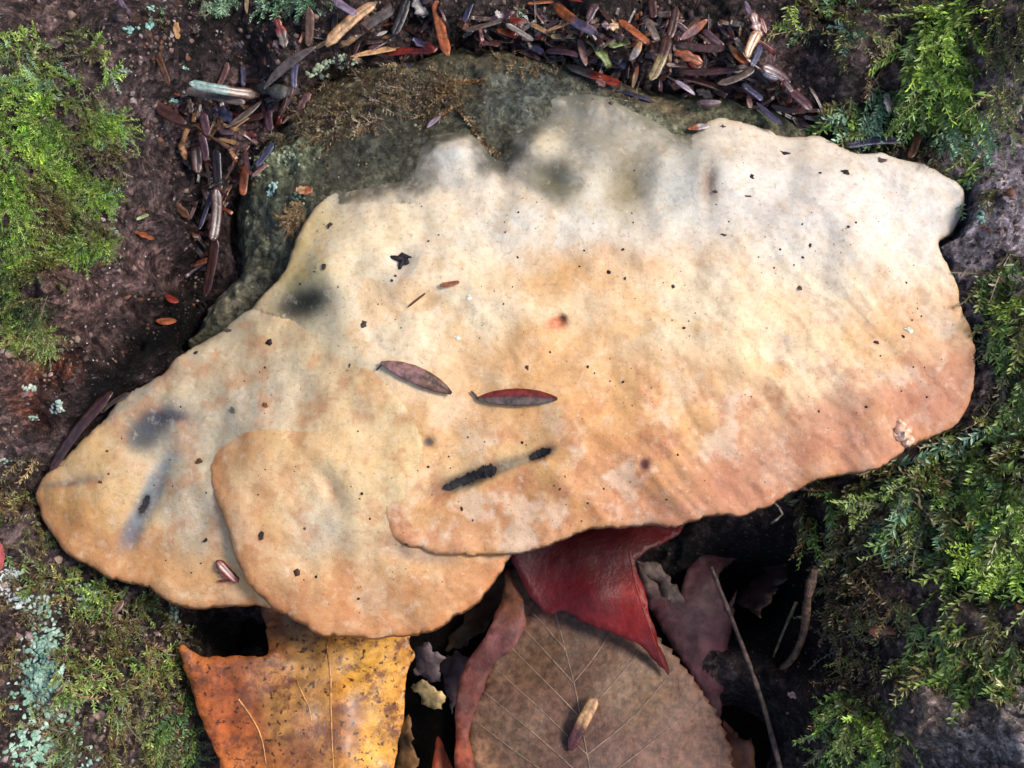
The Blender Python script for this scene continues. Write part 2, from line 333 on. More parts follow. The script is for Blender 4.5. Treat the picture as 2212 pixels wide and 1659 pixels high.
# ------------------------------------------------------------------ the fungus
LOBES = []
class Lobe:
    def __init__(s, name, ctrl, outline, bumps, rel, follow=()):
        """outline: (photo x, y, drop mm, width mm): a free rim rolls over (width ~ drop), a merging edge sinks slowly"""
        s.name = name; s.T = TPS(ctrl); s.follow = follow; s.bumps = bumps; s.rel = rel
        o = np.array(outline, float); z = np.zeros(len(o))
        for _ in range(8):
            P = at(o[:, :2], z); z = s.H(P[:, :2])-o[:, 2]*MM*.6
        d = catmull(np.c_[P[:, :2], o[:, 2:]], .0008)
        n_ = (fbm(d[:, 0], d[:, 1], 9, 3, 33)*.0005+np.minimum(fbm(d[:, 0], d[:, 1], 2.2, 3, 35), .1)*.00042)*(d[:, 3] < 5)
        cen = d[:, :2].mean(0); rad = d[:, :2]-cen; rad /= np.linalg.norm(rad, axis=1)[:, None]
        s.poly = d[:, :2]+rad*n_[:, None]; s.drop = d[:, 2]*MM; s.wid = d[:, 3]*MM
        bz = [(b_[0], b_[1]) for b_ in bumps]
        if bumps:
            P = at(bz, 0)
            for _ in range(4): P = at(bz, s.H(P[:, :2]))
            s.bp = P[:, :2]
        LOBES.append(s)
    def H(s, xy):
        z = s.T(xy)
        for lob, line, r0, r1, off in s.follow:
            g = lob.surf
            P = at(line, 0)
            for _ in range(4): P = at(line, lob.T(P[:, :2]))
            P = P[:, :2]; dd = np.full(len(xy), 9.)
            for a, b_ in zip(P[:-1], P[1:]):
                t = np.clip(((xy-a)@(b_-a))/((b_-a)@(b_-a)), 0, 1); dd = np.minimum(dd, np.linalg.norm(xy-a-t[:, None]*(b_-a), axis=1))
            m = 1-smooth(r0*MM, r1*MM, dd); za = g(xy)-s.rel(xy[:, 0], xy[:, 1])*MM-off*MM; z = z*(1-m)+za*m
            if s.name == 'old_growth':
                ins = poly_dist(xy, lob.poly[::4])[1]; z = np.where(ins, np.minimum(z, za), z)
        return z
    def surf(s, xy):
        z = s.H(xy); k = .18/2212
        if s.bumps:
            for p, b_ in zip(s.bp, s.bumps):
                a = -math.radians(b_[5]) if len(b_) > 5 else 0
                dx, dy = xy[:, 0]-p[0], xy[:, 1]-p[1]; u = dx*math.cos(a)+dy*math.sin(a); v = -dx*math.sin(a)+dy*math.cos(a)
                z = z+b_[2]*MM*np.exp(-.5*((u/(b_[3]*k))**2+(v/(b_[4]*k))**2))
        return z+s.rel(xy[:, 0], xy[:, 1])*MM
    def zfull(s, xy):
        D, ins, I = poly_dist(xy, s.poly)
        dr, wd = s.drop[I], s.wid[I]
        t = np.clip(D/wd, 0, 1); rim = 1-np.sqrt(np.maximum(0, 1-(1-t)**2)); soft = 1-t*t*(3-2*t)
        f = smooth(4*MM, 7*MM, wd)
        return s.surf(xy)-dr*(rim*(1-f)+soft*f), ins, D, I
    def build(s, parent, mat, colf, step=.00045, thick=.009):
        v2, F, _ = triangulate(s.poly, step); z, ins, D, I = s.zfull(v2); n = len(v2)
        on = D < 1e-7
        top = np.c_[v2, z]
        zb = z-np.where(on, 0, (s.drop[I]*.8*np.sqrt(np.clip(D/.003, 0, 1))+thick*smooth(0, .03, D)))
        bi = np.full(n, -1); bi[~on] = n+np.arange((~on).sum()); bi[on] = np.where(on)[0]
        V = np.r_[top, np.c_[v2[~on], zb[~on]]]
        F2 = bi[F][:, ::-1]; F2 = F2[~(on[F].all(1))]
        q = proj(top); ct = colf(q, v2, D); cb = lin((205, 170, 120))*np.ones((int((~on).sum()), 1))
        F = np.r_[F, F2]
        ob = mesh_obj(s.name, V, F, mat, None, np.r_[ct, cb]); child(ob, parent); return ob
fung = empty('bracket_fungus', (0, .02, -.02))
tag(fung, 'large cream and orange bracket fungus shelf with overlapping lobes growing from the tree base', 'fungus')
def rel_soft(x, y):
    u, v = (x-y)*.7071, (x+y)*.7071; wr_ = smooth(-.01, .05, x-y*.9)
    return fbm(x, y, 19, 3, 61)*1.45+fbm(x, y, 6, 3, 64)*.2+fbm(u*.22, v+fbm(x, y, 15, 2, 66)*.002, 4.2, 3, 65)*.42*wr_+fbm(x, y, 1.4, 2, 68)*.05
def rel_soft_hi(x, y): return rel_soft(x, y)
def rel_old(x, y): return fbm(x, y, 14, 4, 71)*2.0+fbm(x, y, 5, 4, 72, True)*.75+fbm(x, y, 1.6, 2, 75)*.15
R, Mg = (1.3, 1.7), (6, 11)
free = lambda pts, r=R: [(x, y, *r) for x, y in pts]
A = Lobe('cap', [(1300,750,0),(1700,600,0),(2080,800,-6),(1900,950,-5),(1600,1100,-6),(1300,1150,-7),(1100,1195,-8),(950,1180,-8),(850,1150,-7.5),
 (830,1050,-5),(820,950,-3.5),(1500,900,-1.5),(1000,950,-3),(1000,800,-1.5),(750,870,-3),(650,800,-4),(560,700,-6),(600,600,-5),(750,600,-1),(690,440,-4),
 (800,430,-2),(1000,430,0),(1200,450,.5),(1500,430,.5),(1530,270,-3),(1700,300,-3),(1900,350,-3),(2070,430,-4),(2040,560,-3.5),(1850,500,1),(1650,450,1.5)],
 free([(690,432),(655,470),(632,525),(605,585),(560,640)])+[(535,690,1.2,9)]+free([(580,790),(650,850),(735,900),(790,970)],(1.0,14))+[(812,1040,1.4,8)]+
 free([(822,1110),(850,1163),(905,1189),(980,1200),(1050,1202),(1108,1198),(1180,1180),(1250,1156),(1320,1143),(1400,1135),(1440,1142),(1500,1130),
 (1550,1117),(1605,1115),(1640,1104),(1690,1074),(1740,1050),(1800,1032),(1880,1020),(1920,1002),(1960,972),(2010,950),(2060,920),(2090,880),(2105,830),(2104,780),
 (2092,720),(2080,680),(2062,610),(2042,565),(2032,525),(2058,503),(2084,450),(2080,405),(2042,382),(2000,358),(1960,345),(1905,328),(1850,325),(1800,302),(1760,287),
 (1700,287),(1655,272),(1600,258),(1550,254),(1522,264)],(1.2,1.7))+free([(1485,288),(1440,262),(1395,232),(1330,203),(1262,196),(1200,196),(1150,205),(1165,245),(1130,268),(1098,292),(1087,335),(1070,322),(1040,290),(990,272),(930,278),(892,318),(882,372),(830,384),(745,400)],(1.9,5)),
 [(980,340,2.6,56,36),(1165,322,3.0,48,36),(1290,235,1.5,60,26,20),(1195,392,-2.0,44,22,25),(1150,410,-.9,45,12,40),(1350,390,-1.2,42,46),(1430,350,1.4,35,55),(1300,330,1.2,60,22,30),
 (1250,400,1.2,35,40),(1530,400,-.9,9,34),(1085,355,-1.0,16,40,-15),(1560,370,1.6,45,40),(1500,360,1.0,28,40),(650,655,-2.8,38,30),(690,590,1.2,40,60,20),(1010,1035,-2.2,46,10,-20),(1166,981,-1.8,20,8,-22),(1100,1003,-.6,40,7,-18),
 (870,560,-1.2,22,18),(930,640,-.8,60,12,-25),(900,615,.8,60,20,-25),(1390,1003,-.6,10,10),(1212,692,-.9,9,9),(925,955,-.8,10,9),(1850,520,.8,120,40,10),(1700,500,-.9,80,30,5),
 (1750,900,.7,60,30,35),(1820,920,-.7,22,50,-30),(1600,980,-.6,40,24),(1350,600,.9,110,50,-12),(760,520,.9,60,50)], rel_soft)
Ml = Lobe('lobe', [(750,880,-3.6),(820,950,-4.2),(830,1050,-6.2),(850,1150,-9),(1000,1190,-10.2),(1100,1200,-11),(600,900,-6.5),(470,980,-9),(600,1050,-6.5),(700,1100,-7.5),
 (520,1200,-10),(600,1300,-13),(700,1300,-12),(850,1370,-15),(1000,1320,-14),(950,1000,-7),(1100,1000,-10),(830,760,-8),(1000,800,-8)],
 [(690,868,.9,7),(600,888,.9,7),(522,915,.9,5),(472,955,1.0,3)]+free([(450,1005),(458,1062),(487,1130),(510,1200),(534,1262),(582,1307),(640,1346),(690,1370),(760,1376),(850,1378),
 (930,1365),(1000,1330),(1050,1285),(1088,1235),(1112,1190)],(1.4,1.8))+free([(1180,1080),(1150,900),(1000,790),(830,750),(730,790)],(3,5)),
 [(560,1000,.8,60,60),(715,1060,-.9,14,30,-30),(850,1190,-.8,40,16,25),(620,1150,.7,60,60)], rel_soft,
 [(A, [(680,860),(735,900),(790,970),(808,1015)], 9, 18, .15)])
Ll = Lobe('lobe', [(560,690,-6.6),(585,790,-6.4),(650,830,-5.6),(740,880,-5.8),(650,910,-7),(500,800,-7.5),(400,800,-9),(300,850,-11),(450,1000,-10),(480,1100,-11),(560,1200,-12.6),
 (200,1000,-13),(90,1080,-18),(150,1190,-18),(300,1260,-18),(300,1100,-14),(470,1310,-19),(600,1310,-19),(750,1250,-18),(800,1000,-13),(830,740,-9),(700,650,-9)],
 free([(560,655),(500,690),(440,735),(382,772),(322,822),(272,852),(225,905),(152,972),(98,1022),(74,1056),(80,1095),(100,1140),(150,1200),(230,1246),(310,1270),(390,1310),
 (470,1316),(560,1311),(620,1318)],(1.4,1.8))+free([(760,1260),(880,1080),(900,880),(830,740),(720,650),(620,632)],(3,5)),
 [(320,930,-1.0,50,24,-30),(318,1080,-1.2,14,70,25),(400,900,.8,60,40),(200,1080,.9,70,50),(150,1040,-.7,50,8,-8)], rel_soft,
 [(Ml, [(690,868),(600,888),(522,915),(480,948)], 6, 14, .35), (A, [(530,690),(585,790),(650,850),(690,880)], 9, 19, .25)])
O = Lobe('old_growth', [(1000,200,-2.4),(1000,120,-6),(700,220,-8),(560,330,-13),(510,450,-17),(560,550,-15.5),(640,450,-9.5),(500,650,-16),(440,730,-17),(800,350,-2),(1000,300,-.6),
 (1200,250,.3),(1500,230,-3.5),(1700,280,-6),(900,450,-3.4),(1300,450,-3.5),(1600,400,-6),(700,600,-10),(1250,160,-4),(850,200,-3.5)],
 free([(600,290),(545,365),(512,440),(508,520),(520,590),(470,640),(430,700),(405,752)],(5,5))+free([(480,760),(600,730),(760,640),(1000,580),(1300,560),(1650,470),(1780,330)],(3,8))+
 free([(1765,292),(1700,252),(1620,222),(1450,200),(1300,158),(1150,118),(1050,104),(960,112),(880,132),(760,150),(680,195)],(4,5)),
 [(1100,230,1.5,60,30),(880,260,.9,70,40,30),(640,400,1.5,50,60),(1400,230,1,60,25)], rel_old,
 [(A, [(760,402),(830,388),(882,370),(892,318),(930,278),(990,272),(1040,290),(1087,335),(1098,292),(1130,268),(1165,240),(1160,204),(1200,196),(1262,196),(1330,203),(1395,232),(1440,262),(1475,285)], 4, 12, .8)])

cream, tan, orng, pink = (240, 221, 188), (220, 170, 112), (214, 148, 84), (204, 142, 110)
ALB = np.array([.95, .91, .86])
def rimmix(c, D, col, w_mm, k, xy, seed, sel=1):
    wv = w_mm*MM*(1+.7*fbm(xy[:, 0], xy[:, 1], 12, 3, seed)); f = k*(1-smooth(0, 1, D/np.maximum(wv, 1e-4)))*sel
    return c*(1-f[:, None])+lin(col)*f[:, None]
def col_cap(q, xy, D):
    c = blend_cols(q, cream, [(1350,560,150,50,tan,.8,-8),(1220,600,90,40,tan,.6),(1180,760,190,60,tan,.85,-12),(1420,840,230,80,tan,.8),(930,930,190,70,tan,.7),(1300,900,200,90,tan,.8),
     (1350,1000,190,70,orng,.9),(1120,1080,180,60,(214,166,108),.9),(960,1120,110,50,(214,164,106),.9),(1090,1010,120,40,(226,180,110),.6),(1950,690,130,70,(214,170,118),.9),(1880,458,45,26,tan,.6),
     (1690,660,60,40,tan,.6),(1620,580,60,30,tan,.4),(1650,900,170,60,(214,178,140),.8,20),(2010,830,110,100,pink,.95),(1880,930,150,60,pink,.85),(1600,1010,260,60,(206,156,118),.9),(1450,1060,220,50,(204,148,106),.9),
     (1250,1110,200,36,(208,152,104),.9),(1570,1050,70,30,(178,124,104),.6),(1830,900,60,40,(182,136,110),.6),(1800,980,120,30,(190,138,112),.7),
     (1780,440,280,90,(228,223,218),.95,8),(1950,440,140,80,(232,228,224),.9),(1650,490,170,50,(226,222,215),.8),(1850,600,180,80,(232,220,200),.6),(1600,560,160,60,(232,220,196),.5),
     (1180,500,260,40,(226,222,210),.8,-3),(1480,700,150,60,(236,218,184),.6),(1830,760,160,60,(232,206,164),.6),(820,480,140,60,(236,218,176),.7),(860,620,140,70,(226,212,184),.6),
     (1260,290,120,80,(138,140,124),.9,25),(1380,240,120,40,(132,132,120),.9,25),(1460,330,70,60,(176,182,172),.8),(1400,310,50,30,(206,196,160),.7,35),(1185,395,52,30,(118,118,92),.85,25),(1210,360,30,22,(96,100,70),.6),(1150,310,50,24,(222,204,150),.8),
     (1352,400,46,52,(140,128,82),.8),(1345,425,24,20,(122,106,62),.5),(1300,420,50,40,(214,212,196),.7),(1470,420,70,50,(196,202,194),.7),(1255,400,14,12,(130,120,76),.5),
     (985,345,60,36,(206,212,206),.95),(1085,350,14,44,(70,72,72),.9,-12),(915,385,22,20,(170,158,104),.6),(750,425,70,26,(196,190,170),.7),(720,400,90,14,(150,150,134),.8),(860,392,140,12,(160,160,148),.7),
     (1530,395,16,34,(160,138,120),.7),(655,650,52,34,(120,118,96),.8),(660,652,36,20,(52,52,48),.97,-15),(625,668,24,16,(64,64,56),.85),(640,690,50,30,(130,128,104),.6),(655,600,50,44,(186,172,112),.7,10),(640,760,80,60,(196,184,150),.7),(720,640,50,90,(206,198,168),.5,20),
     (560,690,60,60,(196,178,142),.7),(690,470,40,60,(240,214,150),.8,20),(640,540,20,70,(214,190,126),.7,20),(860,565,50,34,(206,200,190),.6),
     (1060,1005,110,20,(206,186,146),.5,-20),(1095,1003,50,9,(140,130,112),.8,-20),(1010,1035,62,14,(120,108,90),.8,-20),(1011,1035,52,9,(30,28,30),1,-20),(990,1042,34,10,(30,28,30),1,-22),(1040,1024,30,10,(28,26,28),1,-16),(1166,981,25,10,(110,96,84),.7,-22),(1166,981,22,7,(26,20,24),1,-22),(1160,983,14,7,(26,20,24),1,-22),
     (925,955,9,8,(100,96,96),.9),(1214,692,8,9,(70,40,40),.9),(1202,698,16,12,(196,120,76),.8),(1393,1003,9,10,(90,40,44),.9),(1540,718,16,14,(196,186,168),.6),(820,885,12,14,(186,160,136),.6),(1700,735,14,12,(200,190,176),.6)], 30, 101, xy)
    fl = (1-smooth(2*MM, 13*MM, D))*((q[:, 0] < 850) & (q[:, 1] > 655)); fl = (fl*smooth(665, 770, q[:, 1]))[:, None]
    mm_ = smooth(840, 900, q[:, 1])[:, None]
    c = c*(1-fl)+fl*(mm_*col_mid(q, xy, D+1)/ALB+(1-mm_)*col_left(q, xy, D+1)/ALB)
    lower = smooth(880, 1040, q[:, 1]+(q[:, 0]-1500)*.22)*smooth(700, 820, q[:, 0]+ (q[:,1]-1000)*.6)
    c = rimmix(c, D, (206, 150, 108), 12, .75, xy, 111, lower)
    c = rimmix(c, D, (226, 168, 122), 2.2, .8, xy, 112, lower)
    c = rimmix(c, D, (214, 178, 124), 1.6, .7, xy, 113, (1-lower)*(1-fl[:, 0])*((q[:, 1] > 430) | (q[:, 0] > 1490)))
    top = ((q[:, 1] < 440) & (q[:, 0] > 730) & (q[:, 0] < 1495))
    ft = ((1-smooth(1.5*MM, 8*MM, D+fbm(xy[:, 0], xy[:, 1], 7, 4, 119)*.004))*top)[:, None]; c = c*(1-ft)+ft*col_old(q, xy, D)/ALB
    lowm = smooth(700, 1000, q[:, 1]+(q[:, 0]-1300)*.3)
    n1 = smooth(.05, .55, fbm(xy[:, 0], xy[:, 1], 7, 5, 301, False, .62))*lowm*.6; c = c*(1-n1[:, None])+lin((190,128,94))*n1[:, None]
    upm = 1-smooth(420, 620, q[:, 1]+(q[:, 0]-1500)*-.08)
    n2 = smooth(.1, .6, fbm(xy[:, 0]+.3, xy[:, 1], 9, 5, 302, False, .62))*(.3+.35*lowm); c = c*(1-n2[:, None])+(c*.35+lin((244,230,208))*.65)*n2[:, None]
    n3 = smooth(.15, .6, fbm(xy[:, 0], xy[:, 1]+.4, 12, 5, 303, False, .6))*.4*(1-upm); c = c*(1-n3[:, None])+lin((222,172,108))*n3[:, None]
    c = c*(1-.5*upm[:, None])+(c.mean(1, keepdims=True)*np.array([1.03, 1.0, .94]))*.5*upm[:, None]
    band = smooth(960, 1090, q[:, 1]+(q[:, 0]-1500)*.42)*smooth(1150, 1500, q[:, 0])*.55; c = c*(1-band[:, None])+lin((188,130,104))*band[:, None]
    c = stain(c, q, [(655,650,52,34,(120,118,96),.8),(660,652,36,20,(46,46,42),.97,-15),(625,668,24,16,(60,60,52),.85),(1011,1035,62,13,(150,132,106),.5,-20),(1011,1035,46,7,(40,36,36),.9,-20),
      (1110,1003,40,7,(150,138,116),.7,-18),(1166,981,26,10,(120,102,88),.6,-22),(1166,981,21,7,(26,20,24),1,-22),(1160,983,13,7,(26,20,24),1,-22),(1190,392,46,24,(112,112,88),.7,25),(1352,405,40,44,(140,128,86),.6),
      (925,955,9,8,(96,92,94),.9),(1216,690,7,9,(56,32,34),1,20),(1202,698,15,11,(196,112,70),.8),(1393,1003,9,10,(84,36,42),1),(1530,400,12,34,(150,128,112),.7)])
    return c*ALB
def stain(c, q, blobs):
    for x, y, sx, sy, col, wt, *an in blobs:
        a = math.radians(an[0]) if an else 0; dx, dy = q[:, 0]-x, q[:, 1]-y; u = dx*math.cos(a)+dy*math.sin(a); v = -dx*math.sin(a)+dy*math.cos(a)
        rr_ = (u/sx)**2+(v/sy)**2; k = wt*np.exp(-.5*(rr_**(2.2 if sy < 12 else 1.3))); c = c*(1-k[:, None])+lin(col)*k[:, None]
    return c
def mottle(c, xy, s):
    n1 = smooth(.08, .6, fbm(xy[:, 0], xy[:, 1], 7, 5, s, False, .62))*.45; c = c*(1-n1[:, None])+lin((196,134,88))*n1[:, None]
    n2 = smooth(.1, .6, fbm(xy[:, 0]+.3, xy[:, 1], 8, 5, s+1, False, .62))*.45; return c*(1-n2[:, None])+(c*.4+lin((244,224,190))*.6)*n2[:, None]
def col_mid(q, xy, D):
    c = blend_cols(q, (226,198,150), [(600,960,150,50,(222,184,126),.8),(640,1050,120,70,(230,206,164),.8),(720,1150,90,60,(206,194,172),.8),(690,1120,60,40,(204,190,170),.6),(860,1180,50,22,(176,166,158),.8,20),
     (800,1120,60,50,(222,196,150),.6),(900,1250,140,60,(214,164,112),.85),(760,1300,150,50,(208,152,104),.85),(560,1120,60,80,(216,172,118),.6),(1030,1240,50,40,(206,152,106),.8),(715,1060,10,26,(204,150,104),.6,-25),
     (1030,1278,20,8,(120,90,80),.6,-20),(905,1200,60,10,(170,150,136),.6,10),(700,900,90,30,(212,194,160),.7)], 26, 131, xy)
    fm = np.maximum(smooth(900, 1000, q[:, 1]), 1-smooth(520, 620, q[:, 0])); c = rimmix(c, D, (208, 150, 102), 14, .75, xy, 132, fm); c = rimmix(c, D, (222, 150, 96), 2.2, .8, xy, 133, fm)
    return mottle(c, xy, 311)*ALB
def col_left(q, xy, D):
    c = blend_cols(q, (216,188,144), [(470,800,160,70,(204,188,156),.8),(430,800,50,24,(186,150,120),.6),(600,800,90,80,(200,186,156),.8),(450,940,130,90,(192,182,158),.85),(430,1120,60,100,(196,184,164),.85),(560,880,80,40,(196,186,166),.8),
     (180,1000,110,60,(212,176,122),.8,-40),(150,1110,80,50,(212,160,96),.9),(250,1190,110,40,(212,158,100),.8),(330,915,46,26,(84,88,98),.9,-25),(360,900,44,14,(80,76,90),.7),(310,945,30,24,(88,92,96),.8),(380,960,60,40,(176,172,156),.6),
     (300,880,60,30,(160,160,150),.6),(318,1085,15,80,(128,138,146),.9,28),(345,1020,16,40,(150,156,156),.8,28),(285,1155,16,26,(118,126,138),.7,20),(312,1092,7,20,(24,20,26),1,22),(312,1094,6,17,(20,16,22),1,22),(155,1042,60,7,(120,112,110),.8,-8),
     (400,1240,120,30,(218,172,116),.8),(460,1220,50,30,(224,190,140),.6),(500,700,90,30,(170,162,142),.8,-30),(300,850,90,12,(150,146,136),.7,-35)], 18, 151, xy)
    c = rimmix(c, D, (210, 150, 96), 9, .7, xy, 152, smooth(1010, 1120, q[:, 1])); c = rimmix(c, D, (222, 152, 98), 2.2, .8, xy, 153, smooth(1000, 1080, q[:, 1]))
    return stain(mottle(c, xy, 321), q, [(318,1075,14,80,(132,140,146),.8,28),(285,1150,15,28,(110,118,130),.7,22),(312,1092,8,22,(22,18,24),1,22),(330,912,40,20,(76,80,90),.8,-25),(362,900,40,11,(72,68,82),.7),(312,946,26,20,(80,84,90),.8)])*ALB
def col_old(q, xy, D):
    return np.array([1.3, 1.25, 1.0])*blend_cols(q, (90,90,78), [(1150,210,110,60,(78,84,88),.9),(870,290,130,46,(58,60,58),.85,-25),(690,350,100,40,(62,62,58),.8,-25),(1090,340,60,40,(56,58,56),.8),(740,220,150,50,(112,102,84),.8,-25),(960,200,60,20,(96,76,44),.7),(1650,240,90,30,(88,94,76),.8),
     (1500,210,100,30,(100,96,80),.7),(1400,220,90,14,(112,84,54),.7,20),(600,340,60,40,(124,132,112),.8),(560,470,50,90,(112,118,104),.8),(640,340,30,30,(128,136,116),.7),(540,580,40,40,(70,74,70),.8),(500,650,70,40,(150,146,134),.7),(590,520,30,40,(120,122,112),.7),
     (1250,240,90,30,(120,122,116),.7),(1050,120,120,18,(90,82,64),.7),(1350,300,140,60,(128,130,118),.8)], 22, 171, xy)
O.build(fung, M_OLD, col_old, .0005, .012)
Ll.build(fung, M_FUN, col_left, .0005); Ml.build(fung, M_FUN, col_mid, .0005); A.build(fung, M_FUN, col_cap, .00045)

# the wood under the fungus stays below it
sel = np.where((np.abs(GX) < .1) & (np.abs(GY) < .09))
sxy = np.stack([GX[sel], GY[sel]], 1)
for L in LOBES:
    bb0, bb1 = L.poly.min(0)-.004, L.poly.max(0)+.004
    k_ = np.where((sxy > bb0).all(1) & (sxy < bb1).all(1))[0]
    D_, in_, _ = poly_dist(sxy[k_], L.poly); near = in_ | (D_ < .0012); kk = k_[near]
    cap_z = L.H(sxy[kk])-(.0045 if L.name != 'old_growth' else .006)
    BZ[sel[0][kk], sel[1][kk]] = np.minimum(BZ[sel[0][kk], sel[1][kk]], cap_z)
BV[:, 2] = BZ.ravel(); bpy.data.objects['root_flare'].data.vertices.foreach_set('co', BV.ravel()); bpy.data.objects['root_flare'].data.update()

# ------------------------------------------------------------------ resting heights
BASEZ = np.maximum(BZ, -.056); TOPZ = BASEZ.copy()
for L in LOBES:
    bb0, bb1 = L.poly.min(0), L.poly.max(0); k_ = np.where((sxy > bb0).all(1) & (sxy < bb1).all(1))[0]
    zz, ins, _, _ = L.zfull(sxy[k_]); kk = k_[ins]; ii = (sel[0][kk], sel[1][kk]); TOPZ[ii] = np.maximum(TOPZ[ii], zz[ins])
def top_z(xy, only=None): return bilin(BASEZ if only == 'bark' else TOPZ, xy[:, 0], xy[:, 1])
def rest(q, only=None):
    q = np.atleast_2d(np.asarray(q, float)); z = np.zeros(len(q)); P = at(q, z)
    for k in range(9):
        z = z*.35+top_z(P[:, :2], only)*.65; P = at(q, z)
    return P
# ------------------------------------------------------------------ needles and litter
PAL = {'t': (186,142,100), 'o': (160,88,52), 'r': (128,44,32), 'd': (72,42,38), 'p': (88,58,66), 'g': (106,90,82), 'k': (40,32,34), 'b': (70,66,92),  # the blue tone is painted sky sheen; lilac is partly painted gloss
       'y': (150,128,88), 'w': (176,164,158), 'n': (112,126,72), 'i': (144,104,98), 'l': (136,116,136), 'm': (104,72,54), 'e': (112,140,134)}
WORD = {'t': 'tan', 'o': 'orange-brown', 'r': 'red', 'd': 'dark brown', 'p': 'purple-brown', 'g': 'grey-brown', 'k': 'blackish', 'b': 'blue-sheened dark', 'y': 'olive-tan',
        'w': 'whitish', 'n': 'green', 'i': 'pinkish', 'l': 'lilac', 'm': 'brown', 'e': 'blue-green'}
ZONE = {'A': (500, 0, 2.765), 'B': (1200, 0, 2.765), 'C': (1800, 0, 2.765), 'D': (2500, 0, 2.765), 'E': (500, 500, 2.765), 'F': (2688, 0, 1.646), 'G': (0, 1008, 1.646),
        'H': (1344, 1008, 1.646), 'I': (0, 2016, 1.646), 'J': (1344, 2016, 1.646), 'K': (2688, 1008, 1.646), 'L': (2688, 2016, 1.646), 'Q': (0, 0, 2212/4032)}
def zq(z, x, y):
    ox, oy, s = ZONE[z]; return ((ox+x/s)*2212/4032, (oy+y/s)*2212/4032)
def zw(z, w_): return w_/ZONE[z][2]*.18/4032
PLACE = {'A': 'in the dark pocket above the grey crust', 'B': 'on the dark bark near the two big tan needles', 'C': 'in the needle heap behind the grey fungus crust',
         'D': 'in the needle drift between pale cap and moss', 'E': 'in the crevice beside the green-grey crust'}
def needle_mesh(L, wd, c1, c2, shape='needle', bend=0, side=0, seg=14, seed=0, stripe=False):
    rr = random.Random(seed); V = []; Cc = []; us = [-1, -.72, -.35, -.1, .1, .35, .72, 1]; nu = len(us); F = []
    a, b_ = lin(c1), lin(c2 if c2 else c1); cut = rr.uniform(.42, .62); ph = rr.uniform(0, 9)
    for i in range(seg+1):
        t = i/seg; x = (t-.5)*L
        if shape == 'needle': pw = min(1, .3+6.5*max(0, t-.02))*math.sqrt(max(.06, 1-max(0, (t-.86)/.14)**2.6))*(1-.12*t+.05*math.sin(4*t+ph))
        elif shape == 'lens': pw = max(.07, math.sin(math.pi*min(max(t, .012), .988))**.55)
        elif shape == 'broken': pw = 1+.12*math.sin(5*t+ph)-.3*(t > .9)*rr.random()
        else: pw = max(.35, math.sin(math.pi*min(max(t, .06), .94))**.35)*(1+.22*math.sin(5*t*math.pi+ph)+rr.uniform(-.12, .12))
        hw = wd/2*pw; h = wd*.13*(.4+.6*pw)
        zb = -bend*L*(2*t-1)**2; yb = side*L*(1-(2*t-1)**2)
        k = 0 if c2 is None else float(smooth(cut-.07, cut+.07, np.array(t+.04*math.sin(9*t+ph))))
        cc = a*(1-k)+b_*k
        for j, u in enumerate(us):
            rib = .55*math.exp(-(u/.16)**2); z = h*(1-abs(u)**2.2)-h*rib+h*.25*abs(u)**6
            cj = (a if u < 0 else b_) if stripe else cc
            V.append((x, yb+u*hw*(1+rr.uniform(-.03, .03)), zb+z)); Cc.append(cj*(1-.35*rib+.15*abs(u)**4)*rr.uniform(.88, 1.1))
        for j, u in enumerate(us):
            V.append((x, yb+u*hw*.96, zb-h*.45*(1-abs(u)**2)-h*.12)); Cc.append(cc*.9)
    n2 = nu*2
    for i in range(seg):
        o = i*n2; p = o+n2
        for j in range(nu-1):
            F.append((o+j, p+j, p+j+1, o+j+1)); F.append((o+nu+j+1, p+nu+j+1, p+nu+j, o+nu+j))
        F.append((o, o+nu, p+nu, p)); F.append((o+nu-1, p+nu-1, p+n2-1, o+n2-1))
    for o in (0, seg*n2): F.append(tuple(o+j for j in range(nu))+tuple(o+n2-1-j for j in range(nu)))
    return V, F, np.array(Cc)
_seed = [0]
